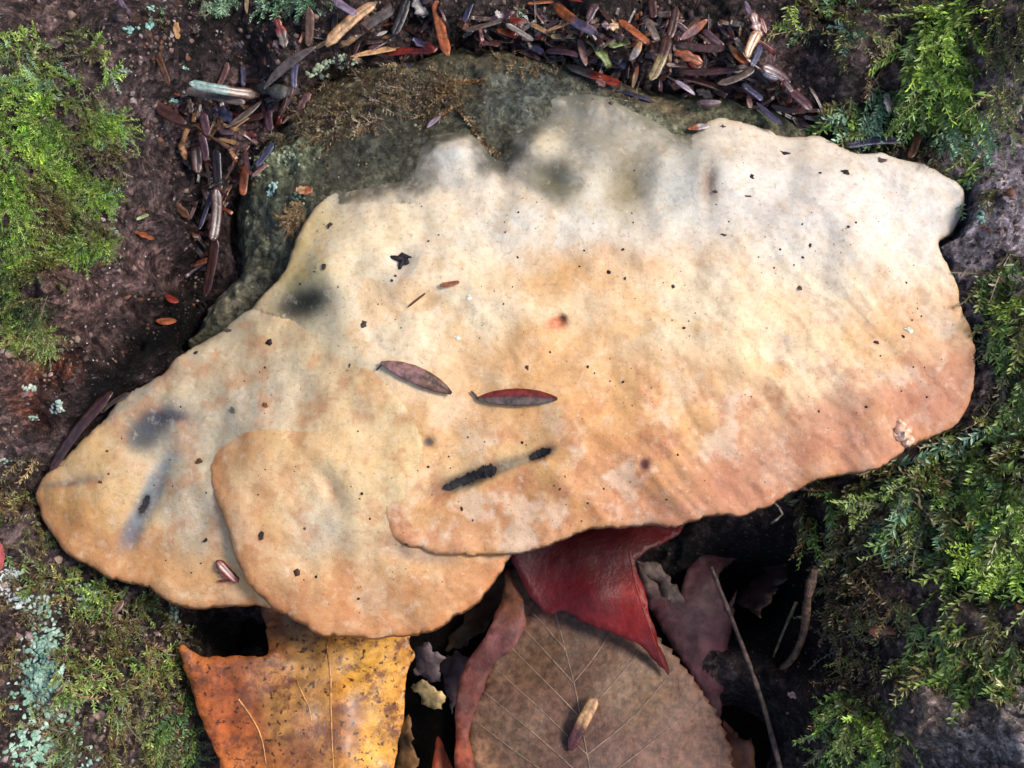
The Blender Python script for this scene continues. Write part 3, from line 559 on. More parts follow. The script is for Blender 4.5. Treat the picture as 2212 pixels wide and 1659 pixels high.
def needle(z, x1, y1, x2, y2, wd, cc, lay=0, shape='needle', label=None, name='needle', cat='needle', mat=None, bend=None, roll=None, side=None, group=None, stripe=False):
    _seed[0] += 1; rr = random.Random(_seed[0]*13)
    q1, q2 = zq(z, x1, y1), zq(z, x2, y2); P = rest([q1, q2, ((q1[0]+q2[0])/2, (q1[1]+q2[1])/2)])
    zz = P[:, 2].copy(); zm = zz[2]
    lo = (zz[0]+zz[1])/2; up = max(0, zm-lo)*.7        # bridge over bumps instead of sinking in
    h = (.0004+lay*.0009)+rr.uniform(0, .0004)
    p1 = at(q1, zz[0]+up+h)[0]; p2 = at(q2, zz[1]+up+h+lay*.0003)[0]
    if abs(p1[2]-p2[2]) > .6*np.linalg.norm((p1-p2)[:2]):
        m_ = (p1[2]+p2[2])/2; p1 = at(q1, m_)[0]; p2 = at(q2, m_)[0]
    d = Vector(p2-p1); L = d.length; W = zw(z, wd)*(1-((p1[2]+p2[2])/2)/.204)
    V, F, Cc = needle_mesh(L, W, PAL[cc[0]], PAL[cc[1]] if len(cc) > 1 else None, shape, rr.uniform(-.03, .05) if bend is None else bend,
                           rr.uniform(-.05, .05) if side is None else side, 14, _seed[0], stripe)
    o = mesh_obj(name, V, F, mat or M_NEED, None, Cc*.8)
    xax = d.normalized(); zax = (Vector((0, 0, 1))-xax*xax.z).normalized(); yax = zax.cross(xax)
    o.matrix_world = Matrix.Translation((Vector(p1)+Vector(p2))/2) @ Matrix((xax, yax, zax)).transposed().to_4x4() @ Matrix.Rotation(rr.uniform(-.45, .45) if roll is None else roll, 4, 'X')
    if label: tag(o, label, cat, group)
    else:
        s = {'needle': '', 'lens': ' pointed', 'flake': ' ragged'}[shape]
        k = WORD[cc[0]]+(' and '+WORD[cc[1]] if len(cc) > 1 else '')
        kind = 'scrap' if shape == 'flake' else 'needle'
        if shape == 'flake': o.name = 'bark_scrap'
        tag(o, f'{k}{s} {kind} lying {PLACE[z]}', kind, f'{k}{s} {kind}s {PLACE[z]}')
    return o
for r_ in [
 ('A',230,380,450,920,90,'m',0,'needle','brown rotten stick slanting down the dark bark above the crevice'),('A',-90,-20,150,250,60,'lm',1),('A',1310,-60,1305,150,50,'y',0,'lens'),
 ('A',1630,210,1720,520,120,'rg',0,'flake'),('A',1980,80,1970,500,110,'m',1),('A',1100,680,1000,930,90,'i',0),('A',1250,600,1265,950,70,'b',0),
 ('A',1450,1030,680,900,130,'me',3,'needle','curved brown needle with a blue-green end above the crevice',),('A',1290,1120,630,985,120,'g',2),('A',1470,1100,1080,1390,100,'g',3,'lens'),
 ('A',2040,510,1480,960,120,'g',3,'lens','broad arched grey-brown needle beside the rough twig stub'),('A',1840,650,1820,960,80,'b',3),('A',1870,900,1650,1290,50,'d',2,'lens'),('A',650,1350,250,1080,150,'d',1,'lens'),
 ('A',830,1230,880,1470,110,'p',2),('A',1990,1010,1850,1230,120,'i',2,'flake'),('A',1860,1180,1690,1350,40,'i',2),('A',900,1230,1150,1290,190,'b',0,'flake'),('A',670,1080,700,1230,80,'g',2,'flake'),
 ('A',800,1130,790,1220,32,'w',3,'lens'),('A',1000,1430,1170,1440,70,'p',1),('A',1200,1290,1500,1250,90,'d',1),('A',1540,1180,1560,1420,120,'p',1),('A',540,240,555,420,80,'t',0,'flake'),('A',740,270,760,360,110,'g',0,'flake'),
 ('E',960,240,990,620,140,'k',3),('E',760,200,770,500,130,'d',2),('E',800,80,860,370,110,'p',3),('E',970,660,930,1240,140,'d',4),('E',930,690,790,1120,70,'b',3),('E',960,1180,850,1840,140,'d',3,'needle','long dark red-brown needle hanging lowest in the crevice'),
 ('E',1590,180,1410,430,90,'b',3,'needle','black needle with bright blue sheen leaning on the grey crust'),('E',1290,260,1360,540,60,'p',3),('E',1360,540,1530,400,50,'i',3),('E',1290,420,1260,740,110,'o',2),('E',690,1000,500,820,100,'m',0,'flake'),
 ('E',80,1130,290,1220,70,'o',0,'flake'),('E',100,1010,235,950,45,'n',0),('E',850,380,900,640,40,'m',2),('E',1180,310,1080,560,26,'m',1),
 ('B',310,-10,560,150,110,'l',2),('B',230,500,770,30,140,'t',3,'needle','broad tan needle, upper one of the big tan pair'),('B',370,510,970,100,130,'tg',2,'needle','broad tan needle with a grey stripe, lower one of the big tan pair'),
 ('B',960,390,1120,-10,130,'k',0),('B',1200,-20,1330,170,170,'w',0,'flake'),('B',1560,620,1430,10,135,'o',2,'needle','upright orange needle with a dark spot standing over the grey crust'),('B',1830,-20,1730,230,90,'b',1),
 ('B',1230,490,490,635,90,'t',1,'lens','long thin tan needle lying along the edge of the grey crust'),('B',1420,560,860,590,100,'r',1),('B',1440,540,1180,420,100,'rl',1,'flake'),('B',330,80,320,360,90,'k',0),('B',110,530,240,520,90,'l',1,'flake'),
 ('B',1030,700,1170,710,60,'b',0,'lens'),('B',1680,290,1880,200,60,'o',1),('B',600,160,780,260,90,'i',0,'flake'),('B',780,390,900,340,40,'w',2,'lens'),('B',1900,470,2100,500,40,'w',1,'lens'),
 ('C',1050,40,1520,360,130,'ol',3,'needle','large orange-brown needle with a lilac shine across the heap'),('C',1520,40,1430,220,110,'p',2),('C',1050,10,770,30,60,'o',1),('C',1200,-15,1440,10,50,'r',0),('C',560,210,780,240,100,'ri',2,'lens'),('C',430,320,660,400,100,'or',2,'needle'),
 ('C',530,260,830,440,70,'g',2),('C',960,340,1240,240,60,'t',2,'lens'),('C',1310,400,1020,400,100,'y',1),('C',550,440,940,570,90,'pb',2),('C',960,550,1330,600,90,'p',1),('C',950,470,1330,510,90,'id',1),('C',990,630,1190,650,80,'b',1),
 ('C',1400,720,1330,400,110,'i',2,'lens'),('C',1420,390,1660,720,150,'n',2,'flake','dark green-grey leaf scrap wedged upright in the needle heap'),('C',1590,310,1600,560,80,'d',1),('C',1760,210,2090,470,120,'o',3,'needle','bright orange needle lying on top of the heap'),('C',1570,270,1760,280,130,'pt',1,'flake'),
 ('C',1650,500,1880,450,110,'n',1),('C',1960,400,1830,390,55,'i',3),('C',1880,660,2000,440,100,'wt',2,'lens'),('C',1650,590,1840,740,90,'pb',2),('C',1190,700,1780,910,120,'gr',2,'needle','long needle, grey at one end and rusty red at the other'),('C',1520,860,1600,940,90,'i',1,'flake'),
 ('C',1970,700,1910,960,60,'ot',2,'lens'),('C',1720,980,2150,1115,60,'b',0,'lens','thin blue-grey needle lying alone on the green-grey crust'),('C',80,330,500,215,90,'g',2),('C',180,390,470,500,110,'d',1),('C',660,550,910,650,60,'d',1),('C',420,120,480,190,70,'w',1,'flake'),('C',1230,300,1330,360,90,'k',1),
 ('C',1040,250,1500,330,60,'d',0),('C',700,430,870,400,60,'g',1),('C',340,280,560,420,80,'d',0),('C',1440,300,1560,500,70,'d',0),('C',1880,560,1960,760,80,'d',0),('C',1240,610,1360,680,60,'d',0),
 ('D',450,70,370,420,110,'d',3),('D',360,370,175,860,140,'dy',4,'needle','dark needle with a pale olive tip pointing at the fungus'),('D',180,-10,200,200,110,'d',1),('D',240,160,400,150,80,'g',1),('D',130,190,250,440,125,'g',3),
 ('D',790,210,490,430,110,'oi',3,'lens'),('D',740,320,970,510,90,'p',2),('D',690,370,830,480,50,'d',1),('D',420,470,980,520,110,'d',2),('D',430,570,740,690,110,'o',3,'flake'),('D',330,700,570,710,60,'m',1),('D',270,800,500,800,70,'b',1),
 ('D',430,870,660,1030,80,'l',2,'lens'),('D',490,780,1100,760,90,'d',1),('D',500,830,940,960,120,'d',1),('D',670,980,840,1060,100,'g',3,'flake'),('D',670,1110,950,1110,85,'p',2,'lens'),('D',900,920,1300,750,110,'g',4,'needle','grey-brown needle lying uppermost across the drift beside the cap'),
 ('D',1020,490,1230,720,120,'mo',3,'lens'),('D',1350,330,1220,630,125,'t',3),('D',1370,480,1270,720,90,'b',4),('D',1280,130,1370,400,120,'i',2,'flake'),('D',1370,190,1430,370,80,'r',2,'lens'),('D',1200,10,1275,190,60,'l',1,'lens'),
 ('D',1090,410,1190,560,100,'g',1,'flake'),('D',1170,910,1390,1090,110,'b',2),('D',1230,1030,1260,1200,80,'i',1,'lens'),('D',1320,1120,1610,1370,95,'b',2,'lens','dark needle with vivid blue shine resting beside the pale cap edge'),('D',1390,720,1700,900,140,'p',2),('D',1390,800,1560,860,60,'b',3),
 ('D',1620,870,1720,1000,90,'p',3),('D',1930,1190,1690,970,150,'p',3,'needle','wide purple-brown needle end lying nearest the moss'),('D',1480,1150,1880,1210,70,'d',2),('D',1750,1280,2010,1430,80,'d',1),('D',1830,1270,2030,1310,60,'k',1),('D',1150,290,1140,390,40,'m',1,'flake'),('D',1900,930,2080,1300,50,'d',1),
 ('D',1500,1190,1800,1340,70,'k',0),('D',700,560,1010,640,80,'d',0),('D',560,900,900,880,80,'d',0),('D',1000,560,1250,900,90,'k',0),('D',1500,950,1700,1090,70,'d',0)]:
    r_ = list(r_)+[0, 'needle', None][max(0, len(r_)-7):]
    lab = r_[9]; nm = 'needle'
    if lab and 'stick' in lab: nm = 'stick'
    if lab and 'scrap' in lab: nm = 'leaf_scrap'
    needle(*r_[:9], label=lab, name=nm, cat=nm.split('_')[-1])
ND = lambda *a, **k: needle(*a, **k)
ND('F',1480,905,1060,935,70,'b',1,'needle','silvery blue needle half tucked under the moss by the cap edge', roll=.2)
ND('F',1530,865,1470,1025,60,'m',2,'needle','short brown needle crossing the end of the silvery blue needle')
ND('F',1325,600,1345,725,60,'w',2,'flake','white papery scale caught in the hanging moss', name='bud_scale', cat='scale')
ND('D',820,1365,585,1400,85,'wo',1,'lens','pale papery scale with orange base at the upper cap edge', name='bud_scale', cat='scale', roll=.1)
ND('H',255,690,715,890,118,'im',0,'lens','reddish brown needle lying flat on the pale cap', bend=.0, roll=.05, side=.03)
ND('H',880,925,1400,925,112,'gr',0,'lens','striped red and grey needle with pointed tips lying on the cap', bend=.0, roll=.12, side=.02, stripe=True)
ND('H',225,742,275,690,14,'d',0,'needle','tiny dark stalk at the end of the reddish brown needle', name='needle_stalk', cat='stalk')
ND('H',840,875,885,930,18,'d',0,'needle','tiny hooked stalk at the end of the striped dark needle', name='needle_stalk', cat='stalk')
ND('H',640,190,765,168,32,'o',0,'needle','thin rusty sliver beside the black crumb on the cap', name='bark_sliver', cat='sliver')
ND('H',430,330,545,240,16,'m',0,'needle','thin brown fibre in the torn skin of the cap', name='bark_sliver', cat='sliver')
ND('I',1405,315,1545,455,62,'r',0,'needle','small red needle on the front of the lower lobe')
ND('I',1410,446,1530,440,16,'r',0,'needle','thin red stalk touching the small red needle', name='needle_stalk', cat='stalk')
ND('G',705,875,308,1388,88,'d',1,'needle','long black-brown needle along the back rim of the smallest lobe')
ND('G',840,890,650,1010,45,'g',1,'needle','short grey needle beside the long black-brown needle')
ND('G',1010,420,1145,420,55,'o',1,'lens','orange-red needle deep in the black crevice', bend=0)
ND('G',1070,255,1160,300,55,'r',1,'lens','dark red needle deep in the black crevice', bend=0)
ND('B',1480,1260,1330,1390,62,'l',1,'lens','tiny lilac moss capsule lying on the dark crust', name='moss_capsule', cat='capsule', bend=0, roll=0)
ND('E',2020,690,1840,680,110,'ot',1,'flake','orange and tan chip at the corner of the pale cap', name='bark_chip', cat='chip')
ND('L',1210,780,1395,770,62,'o',1,'needle','short orange needle lying on bark among brown moss', roll=0)
ND('L',830,380,930,385,70,'p',1,'flake','small purple-brown chip by the thin hanging root', name='bark_chip', cat='chip')
ND('L',680,1180,750,1195,40,'i',0,'flake','small pinkish chip low in the dark hollow', name='bark_chip', cat='chip')
ND('I',730,660,800,570,60,'m',1,'lens','small brown husk standing in the moss below the smallest lobe', name='husk', cat='husk')
# broken needle bits too small to count, filling the gaps of the litter
def litter(name, label, polys, seed):
    rg = np.random.default_rng(seed); Vs, Fs, Cs, o = [], [], [], 0; keys = 'ddddppmmkkgorti'
    for poly, n in polys:
        poly = np.array(poly, float); q = rg.uniform(poly.min(0), poly.max(0), (n*3, 2)); q = q[poly_dist(q, poly)[1]][:n]; P = rest(q)
        for p in P:
            L, W = rg.uniform(.0015, .006), rg.uniform(.0005, .0013); V, F, K = needle_mesh(L, W, PAL[keys[rg.integers(0, len(keys))]], None, 'broken' if rg.random() < .75 else 'flake', rg.uniform(-.05, .08), rg.uniform(-.06, .06), 5, int(rg.integers(1e6)))
            a = rg.uniform(0, 2*np.pi); M_ = Matrix.Translation(Vector(p+np.array([0, 0, rg.uniform(.0001, .0009)]))) @ Matrix.Rotation(a, 4, 'Z') @ Matrix.Rotation(rg.normal(0, .22), 4, 'Y') @ Matrix.Rotation(rg.normal(0, .4), 4, 'X')
            Vs += [tuple(M_ @ Vector(v)) for v in V]; Fs += [tuple(i+o for i in f) for f in F]; Cs.append(K*.62); o += len(V)
    return tag(mesh_obj(name, Vs, Fs, M_NEED, None, np.concatenate(Cs)), label, 'litter', None, 'stuff')
litter('needle_litter', 'dark broken needle bits packed between the whole needles behind the fungus', [([(1000,30),(1250,30),(1420,20),(1640,60),(1660,150),(1780,270),(1740,280),(1620,215),(1500,205),(1400,175),(1250,140),(1120,110),(1000,80)], 330), ([(640,60),(960,20),(960,110),(880,130),(700,140),(640,150)], 60),
 ([(350,200),(560,170),(640,190),(600,270),(520,380),(470,480),(450,620),(410,560),(420,400),(380,280)], 150)], 55)
# twigs
def poly_z(zone, pts, lifts, only=None):
    q = [zq(zone, *p) for p in pts]; P = rest(q, only)
    return np.array([at(a, p[2]+l*MM)[0] for a, p, l in zip(q, P, lifts)])
def twig(P, r0, r1, label, name='twig', col=(92, 70, 54), wob=.25, cat='twig'):
    P = catmull(P, .0012, False); R_ = np.linspace(r0, r1, len(P))*(1+wob*fbm(np.arange(len(P))*.0015, np.arange(len(P))*.0004, 3, 2, 7))
    V, F = tube(P, R_, 8); V = np.array([tuple(v) for v in V]); cc = lin(col)*(1+.4*fbm(V[:, 0], V[:, 1], 3, 3, 9)[:, None])
    return tag(mesh_obj(name, V, F, M_TWIG, None, np.clip(cc, .002, 1)), label, cat)
twig(poly_z('A', [(1450,960),(1560,990),(1680,1000),(1820,990)], [1.5,1.8,1.8,1.2]), .0011, .0013, 'rough grey twig stub among the needles above the crevice', col=(96, 92, 88), wob=.5)
twig(poly_z('A', [(640,1390),(760,1370),(880,1470),(1000,1540),(1110,1610)], [2.5,2.6,2.8,2.6,2]), .0005, .0004, 'thin knobby dark twig crossing the needles in the crevice', col=(80, 58, 44), wob=.6)
twig(poly_z('A', [(660,1390),(620,1500),(590,1590),(620,1680),(640,1740)], [2.5,2,1.5,1.2,1]), .0006, .0006, 'short tan twig hooked downward at the crevice', col=(146, 108, 76), wob=.4)
twig(poly_z('E', [(1240,580),(1110,690)], [2,2]), .0003, .0002, 'straw-thin tan stalk bridging the crevice', col=(150, 110, 84))

# ------------------------------------------------------------------ fallen leaves in the hollow
def leaf_mat(name, rough, spots=None, coat=0, mott=(350, .6, 1.4)):
    m = vmat(name, rough, .4, coat, mott, (500, .5, .0006)); b_ = m.node_tree.nodes['Principled BSDF']
    if spots:
        src = b_.inputs['Base Color'].links[0].from_socket
        base(m, mix(m, ramp(m, tex(m, spots[0], 4, .55), [(spots[1], g3(0)), (spots[1]+.035, g3(.93))]), src, spots[2]))
    return m
M_YEL = leaf_mat('yellow_leaf', .45, (900, .60, (.05, .018, .01)), .1)
src_ = M_YEL.node_tree.nodes['Principled BSDF'].inputs['Base Color'].links[0].from_socket
base(M_YEL, mix(M_YEL, ramp(M_YEL, tex(M_YEL, 190, 7, .75), [(.50, g3(0)), (.58, g3(.85))]), src_, (.15, .05, .025)))
M_BRN = leaf_mat('brown_leaf', .55, None, 0, (650, .6, 1.5)); M_RED = leaf_mat('red_leaf', .48, None, 0, (420, .8, 1.15)); M_MAR = leaf_mat('dark_leaf', .6)
def leaf(name, label, outline, zf, mat, colf, serr=0, step=.0011, cat='leaf', thick=.00025, veins=(), vcol_=(170, 150, 125), vr=.00012, rel_=.5, torn=0):
    o = np.array(outline, float); z = np.full(len(o), -.035)
    for _ in range(5): P = at(o, z); z = zf(P[:, 0], P[:, 1], o)
    pl = catmull(P[:, :2], .0006)
    if torn:
        pl = np.concatenate([P[i, :2]+(P[(i+1) % len(P), :2]-P[i, :2])*np.linspace(0, 1, 14, endpoint=False)[:, None] for i in range(len(P))])
        pl = pl+np.stack([fbm(pl[:, 0], pl[:, 1], 2.5, 3, 43), fbm(pl[:, 0], pl[:, 1], 2.5, 3, 47)], 1)*torn
    nrm = np.roll(pl, -1, 0)-np.roll(pl, 1, 0); nrm = np.c_[nrm[:, 1], -nrm[:, 0]]; nrm /= np.linalg.norm(nrm, axis=1)[:, None]+1e-12
    area = np.sum(pl[:, 0]*np.roll(pl[:, 1], -1)-np.roll(pl[:, 0], -1)*pl[:, 1]); nrm *= np.sign(area)
    if serr:
        s_ = np.arange(len(pl))*.0006/.0021; s_ = s_+.35*np.sin(s_*.7); pl = pl+nrm*((1-(s_ % 1))*serr*(.75+.6*fbm(pl[:, 0], pl[:, 1], 5, 2, 77)))[:, None]
    else: pl = pl+nrm*(fbm(pl[:, 0], pl[:, 1], 3, 3, 41)*.0003)[:, None]
    v2, F, _ = triangulate(pl, step); q = proj(np.c_[v2, np.full(len(v2), z.mean())])
    for _ in range(3):
        zz = zf(v2[:, 0], v2[:, 1], q); q = proj(np.c_[v2, zz])
    zz = zz+fbm(v2[:, 0], v2[:, 1], 11, 3, len(label))*rel_*MM
    n = len(v2); V = np.r_[np.c_[v2, zz], np.c_[v2, zz-thick]]
    e = {}
    for f in F:
        for a, b_ in ((f[0], f[1]), (f[1], f[2]), (f[2], f[0])): e[(a, b_)] = 1
    side = [(a, a+n, b_+n) for (a, b_) in e if (b_, a) not in e]+[(a, b_+n, b_) for (a, b_) in e if (b_, a) not in e]
    Fa = np.r_[F, F[:, ::-1]+n, np.array(side)]
    cc = colf(q, v2); root = empty(name, tuple(np.r_[v2.mean(0), zz.min()])); tag(root, label, cat)
    child(mesh_obj('blade', V, Fa, mat, None, np.r_[cc, cc*.9]), root)
    for vp in veins:
        vq = np.array(vp, float); vz = np.full(len(vq), zz.mean())
        for _ in range(4): vP = at(vq, vz); vz = zf(vP[:, 0], vP[:, 1], vq)+fbm(vP[:, 0], vP[:, 1], 11, 3, len(label))*rel_*MM
        c3 = catmull(np.c_[vP[:, :2], vz], .001, False)
        c3[:, 2] = zf(c3[:, 0], c3[:, 1], proj(c3))+fbm(c3[:, 0], c3[:, 1], 11, 3, len(label))*rel_*MM+.00003
        Vv, Fv = tube(c3, np.linspace(vr*1.3, vr*.6, len(c3)), 6); Vv = np.array([tuple(v) for v in Vv])
        child(mesh_obj('vein', Vv, Fv, M_DRY, None, np.tile(lin(vcol_), (len(Vv), 1))), root)
    return root
def pz(zs):
    """plane-ish height from (photo x, y, z mm) samples, evaluated at photo positions"""
    a = np.array(zs, float)
    def f(x, y, q):
        if len(a) == 3:
            c_ = np.linalg.solve(np.c_[a[:, :2]/1000, np.ones(3)], a[:, 2]); return (q[:, :2]/1000@c_[:2]+c_[2])*MM
        d = 1/(((q[:, None, :2]-a[None, :, :2])**2).sum(2)+60**2)**1.2; return (d*a[:, 2]).sum(1)/d.sum(1)*MM
    return f
leaf('yellow_leaf', 'yellow-orange fallen leaf with black spots jutting out below the fungus',
 [(388,1398),(440,1418),(510,1416),(576,1414),(574,1360),(566,1300),(600,1240),(900,1270),(884,1380),(895,1420),(880,1450),(870,1560),(850,1660),(846,1740),(500,1740),(472,1640),(440,1575),(418,1500)],
 pz([(390,1400,-30),(560,1430,-31),(600,1330,-35),(716,1420,-34),(716,1600,-31),(880,1400,-37),(860,1650,-38),(500,1640,-34),(640,1550,-31),(760,1280,-42)]), M_YEL,
 lambda q, xy: blend_cols(q, (204,122,58), [(470,1520,60,110,(190,98,46),.8),(800,1560,70,160,(236,170,64),.9),(780,1430,80,50,(232,172,72),.85),(660,1420,36,120,(150,116,66),.8),(640,1340,50,34,(120,98,76),.85),(700,1560,20,160,(150,110,52),.7),(560,1530,40,44,(104,62,46),.85),(650,1600,40,60,(120,74,52),.8),(480,1470,40,40,(150,76,40),.7),(500,1580,60,40,(188,96,44),.7),
   (560,1440,60,16,(124,76,54),.8),(760,1540,30,26,(118,66,46),.8),(745,1600,22,34,(126,66,44),.7),(620,1450,50,30,(196,140,78),.6),(610,1530,36,60,(216,158,84),.7)], 26, 211, xy)*.8,
 veins=[[(706,1390),(714,1460),(716,1560),(722,1680)],[(640,1470),(668,1530),(672,1560)],[(515,1510),(560,1580),(575,1650)]], vcol_=(206,150,90), vr=.00016, rel_=.9)
leaf('brown_leaf', 'brown serrated fallen leaf with straight pale veins below the fungus',
 [(1100,1250),(1085,1350),(1068,1430),(1045,1490),(1024,1540),(1016,1600),(1030,1660),(1060,1740),(1560,1740),(1578,1650),(1560,1580),(1530,1520),(1485,1455),(1440,1405),(1390,1350),(1330,1280),(1200,1200)],
 pz([(1020,1600,-46),(1100,1400,-46),(1250,1300,-44),(1270,1500,-42),(1270,1660,-40),(1440,1420,-46),(1560,1600,-47),(1150,1550,-43),(1400,1550,-42)]), M_BRN,
 lambda q, xy: np.array([1.08, .95, .84])*blend_cols(q, (132,98,80), [(1300,1640,150,60,(110,88,84),.7),(1180,1420,100,60,(126,100,74),.7),(1100,1600,60,60,(150,126,104),.7),(1040,1640,30,50,(186,144,110),.7),(1450,1640,120,60,(142,104,88),.6),(1380,1480,70,60,(150,128,100),.6),(1250,1430,30,60,(96,74,62),.5),(1260,1440,24,40,(112,84,72),.5)], 30, 221, xy)*.55,
 serr=.0011, veins=[[(1290,1740),(1270,1640),(1245,1500),(1220,1400),(1190,1290)],[(1282,1700),(1160,1590),(1040,1490)],[(1268,1630),(1170,1535),(1066,1440)],[(1254,1550),(1175,1470),(1090,1385)],[(1238,1475),(1175,1405),(1110,1335)],[(1222,1405),(1170,1345),(1128,1300)],[(1288,1735),(1150,1650),(1030,1560)],[(1282,1700),(1400,1610),(1520,1510)],[(1268,1630),(1370,1545),(1460,1440)],[(1254,1550),(1330,1470),(1400,1380)],[(1238,1475),(1290,1410),(1340,1330)]], vcol_=(140,118,100), vr=.00013)
leaf('red_leaf', 'deep red fallen leaf with a pointed tip under the cap',
 [(1108,1180),(1114,1228),(1134,1270),(1178,1324),(1214,1320),(1262,1345),(1330,1370),(1388,1400),(1428,1440),(1446,1460),(1440,1425),(1420,1385),(1402,1320),(1391,1268),(1372,1215),(1400,1190),(1470,1150),(1480,1080),(1200,1080)],
 pz([(1110,1190,-38),(1180,1320,-40),(1330,1370,-40),(1440,1455,-44),(1400,1300,-35),(1300,1280,-35),(1380,1200,-36),(1300,1120,-40),(1470,1120,-44)]), M_RED,
 lambda q, xy: blend_cols(q, (112,20,24), [(1370,1300,34,50,(186,46,30),.9),(1290,1340,80,26,(146,32,32),.7),(1200,1250,80,50,(124,30,40),.7),(1360,1350,40,40,(172,44,34),.7),(1250,1200,160,40,(84,14,20),.8)], 14, 231, xy)*np.array([.52, .34, .36]), veins=[[(1360,1190),(1378,1280),(1412,1380),(1440,1450)]], vcol_=(150,60,50), vr=.0001, rel_=.6)  # darker top paints the cap's shade into the leaf colour
leaf('dark_red_leaf', 'curled dark red-brown leaf strip between the yellow and serrated leaves',
 [(1100,1230),(1125,1290),(1136,1345),(1112,1395),(1064,1440),(1044,1490),(1022,1540),(1014,1600),(1030,1680),(1020,1740),(980,1740),(984,1600),(985,1500),(1002,1440),(1050,1370),(1085,1290),(1092,1240)],
 pz([(1100,1240,-42),(1110,1350,-40),(1030,1450,-42),(1000,1600,-42)]), M_MAR,
 lambda q, xy: blend_cols(q, (112,58,46), [(1085,1370,40,40,(134,82,78),.7),(1005,1640,26,50,(170,74,40),.8),(1100,1290,20,40,(120,78,48),.7),(1060,1420,40,30,(84,42,44),.6)], 14, 241, xy)*.8, rel_=1.0)
leaf('orange_leaf', 'small orange-red leaf point at the bottom of the dark hollow', [(945,1590),(965,1630),(990,1690),(990,1760),(930,1760),(935,1660)],
 pz([(945,1600,-47),(960,1700,-45),(990,1700,-46)]), M_MAR, lambda q, xy: blend_cols(q, (150,66,38), [], 0)*.8)
leaf('maroon_leaf', 'dark maroon lobed leaf standing beside the bare twig',
 [(1376,1210),(1406,1255),(1446,1280),(1466,1308),(1474,1255),(1501,1210),(1506,1140),(1606,1120),(1660,1110),(1645,1170),(1606,1200),(1550,1236),(1562,1330),(1574,1300),(1592,1276),(1587,1320),(1577,1380),(1563,1455),(1557,1562),(1541,1545),(1486,1445),(1426,1355),(1401,1310)],
 pz([(1380,1210,-44),(1480,1300,-46),(1590,1280,-44),(1560,1540,-49),(1420,1390,-50),(1550,1150,-50)]), M_MAR,
 lambda q, xy: blend_cols(q, (88,48,52), [(1500,1340,40,60,(112,84,82),.7),(1540,1420,30,60,(104,50,58),.7),(1420,1250,40,30,(96,82,72),.7)], 14, 251, xy)*.8, rel_=1.2, torn=.0004)
leaf('grey_leaf', 'dark grey leaf scrap curled against the red leaf',
 [(1378,1206),(1420,1212),(1450,1250),(1478,1296),(1462,1312),(1430,1280),(1400,1245)], pz([(1380,1210,-38),(1500,1240,-42),(1460,1360,-41)]), M_MAR,
 lambda q, xy: blend_cols(q, (86,66,60), [(1420,1230,40,14,(118,98,86),.8)], 10, 255, xy)*.5, rel_=2.0, torn=.0008)
for i, (pts, zz_, cl, lb) in enumerate([
 ([(890,1400),(930,1385),(960,1420),(950,1470),(900,1460)], -48, (126,106,108), 'greyish leaf scrap in the hollow beside the yellow leaf'),
 ([(960,1410),(1030,1420),(1020,1500),(980,1540),(955,1480)], -49, (92,76,78), 'dark grey-brown leaf scrap beside the curled dark red strip'),
 ([(890,1480),(925,1470),(960,1500),(950,1535),(905,1520)], -44, (186,156,104), 'pale tan leaf fragment with torn edges in the hollow'),
 ([(1040,1260),(1095,1230),(1080,1330),(1010,1390),(960,1400)], -50, (86,64,44), 'olive-brown leaf scrap just under the lower lobe rim'),
 ([(1580,1290),(1640,1240),(1660,1180),(1700,1160),(1690,1260),(1640,1330)], -50, (70,52,48), 'blackish brown leaf scrap behind the bare twig'),
 ([(1560,1560),(1620,1600),(1640,1740),(1540,1740)], -50, (110,64,42), 'rusty brown leaf corner beside the serrated leaf'),
 ([(860,1560),(884,1540),(900,1640),(890,1740),(850,1740)], -47, (120,84,44), 'narrow ochre leaf strip beside the yellow leaf')]):
    leaf('leaf_scrap', lb, pts, pz([(pts[0][0], pts[0][1], zz_), (pts[1][0], pts[1][1], zz_+2), (pts[3][0], pts[3][1], zz_-1)]), M_MAR, lambda q, xy, cl=cl: blend_cols(q, cl, [], 0)*.8*(1+.5*fbm(xy[:, 0], xy[:, 1], 4, 4, 3)[:, None]), rel_=2.2, torn=.0009)
def lv(p, z): return at(p, z*MM)[0]
twig(np.array([lv((1536,1225), -36), lv((1570,1310), -37), lv((1620,1440), -37), lv((1655,1545), -38), lv((1690,1680), -39)]), .0004, .00055, 'bare grey-brown twig leaning in the dark hollow', col=(80, 66, 60), wob=.2)
twig(np.array([lv((1640,1485), -47), lv((1665,1445), -46), lv((1710,1440), -45)]), .0006, .0004, 'short forked side twig by the bare leaning twig', col=(80, 66, 60))
twig(np.array([lv((1760,1230), -22), lv((1745,1290), -24), (lv((1735,1370), -32)), lv((1705,1430), -38), lv((1650,1465), -44), lv((1600,1480), -50)]), .0009, .0006, 'thin brown root hanging from the moss into the hollow', name='rootlet', col=(92, 70, 56), cat='root')
twig(np.array([lv((1700,1540), -42), lv((1740,1525), -38), lv((1780,1505), -34), lv((1800,1510), -32)]), .00035, .0002, 'pale thread-like rootlet by the lower moss clump', name='rootlet', col=(130, 116, 96), cat='root')
twig(np.array([lv((1720,1300), -32), lv((1690,1370), -36), lv((1670,1420), -40)]), .0004, .0002, 'short thin rootlet dangling beside the brown root', name='rootlet', col=(90, 80, 60), cat='root')
twig(np.array([lv((1665,1130), -26), lv((1690,1110), -25), lv((1672,1085), -24)]), .0003, .0002, 'forked pale stem below the cap rim', col=(130, 120, 104))
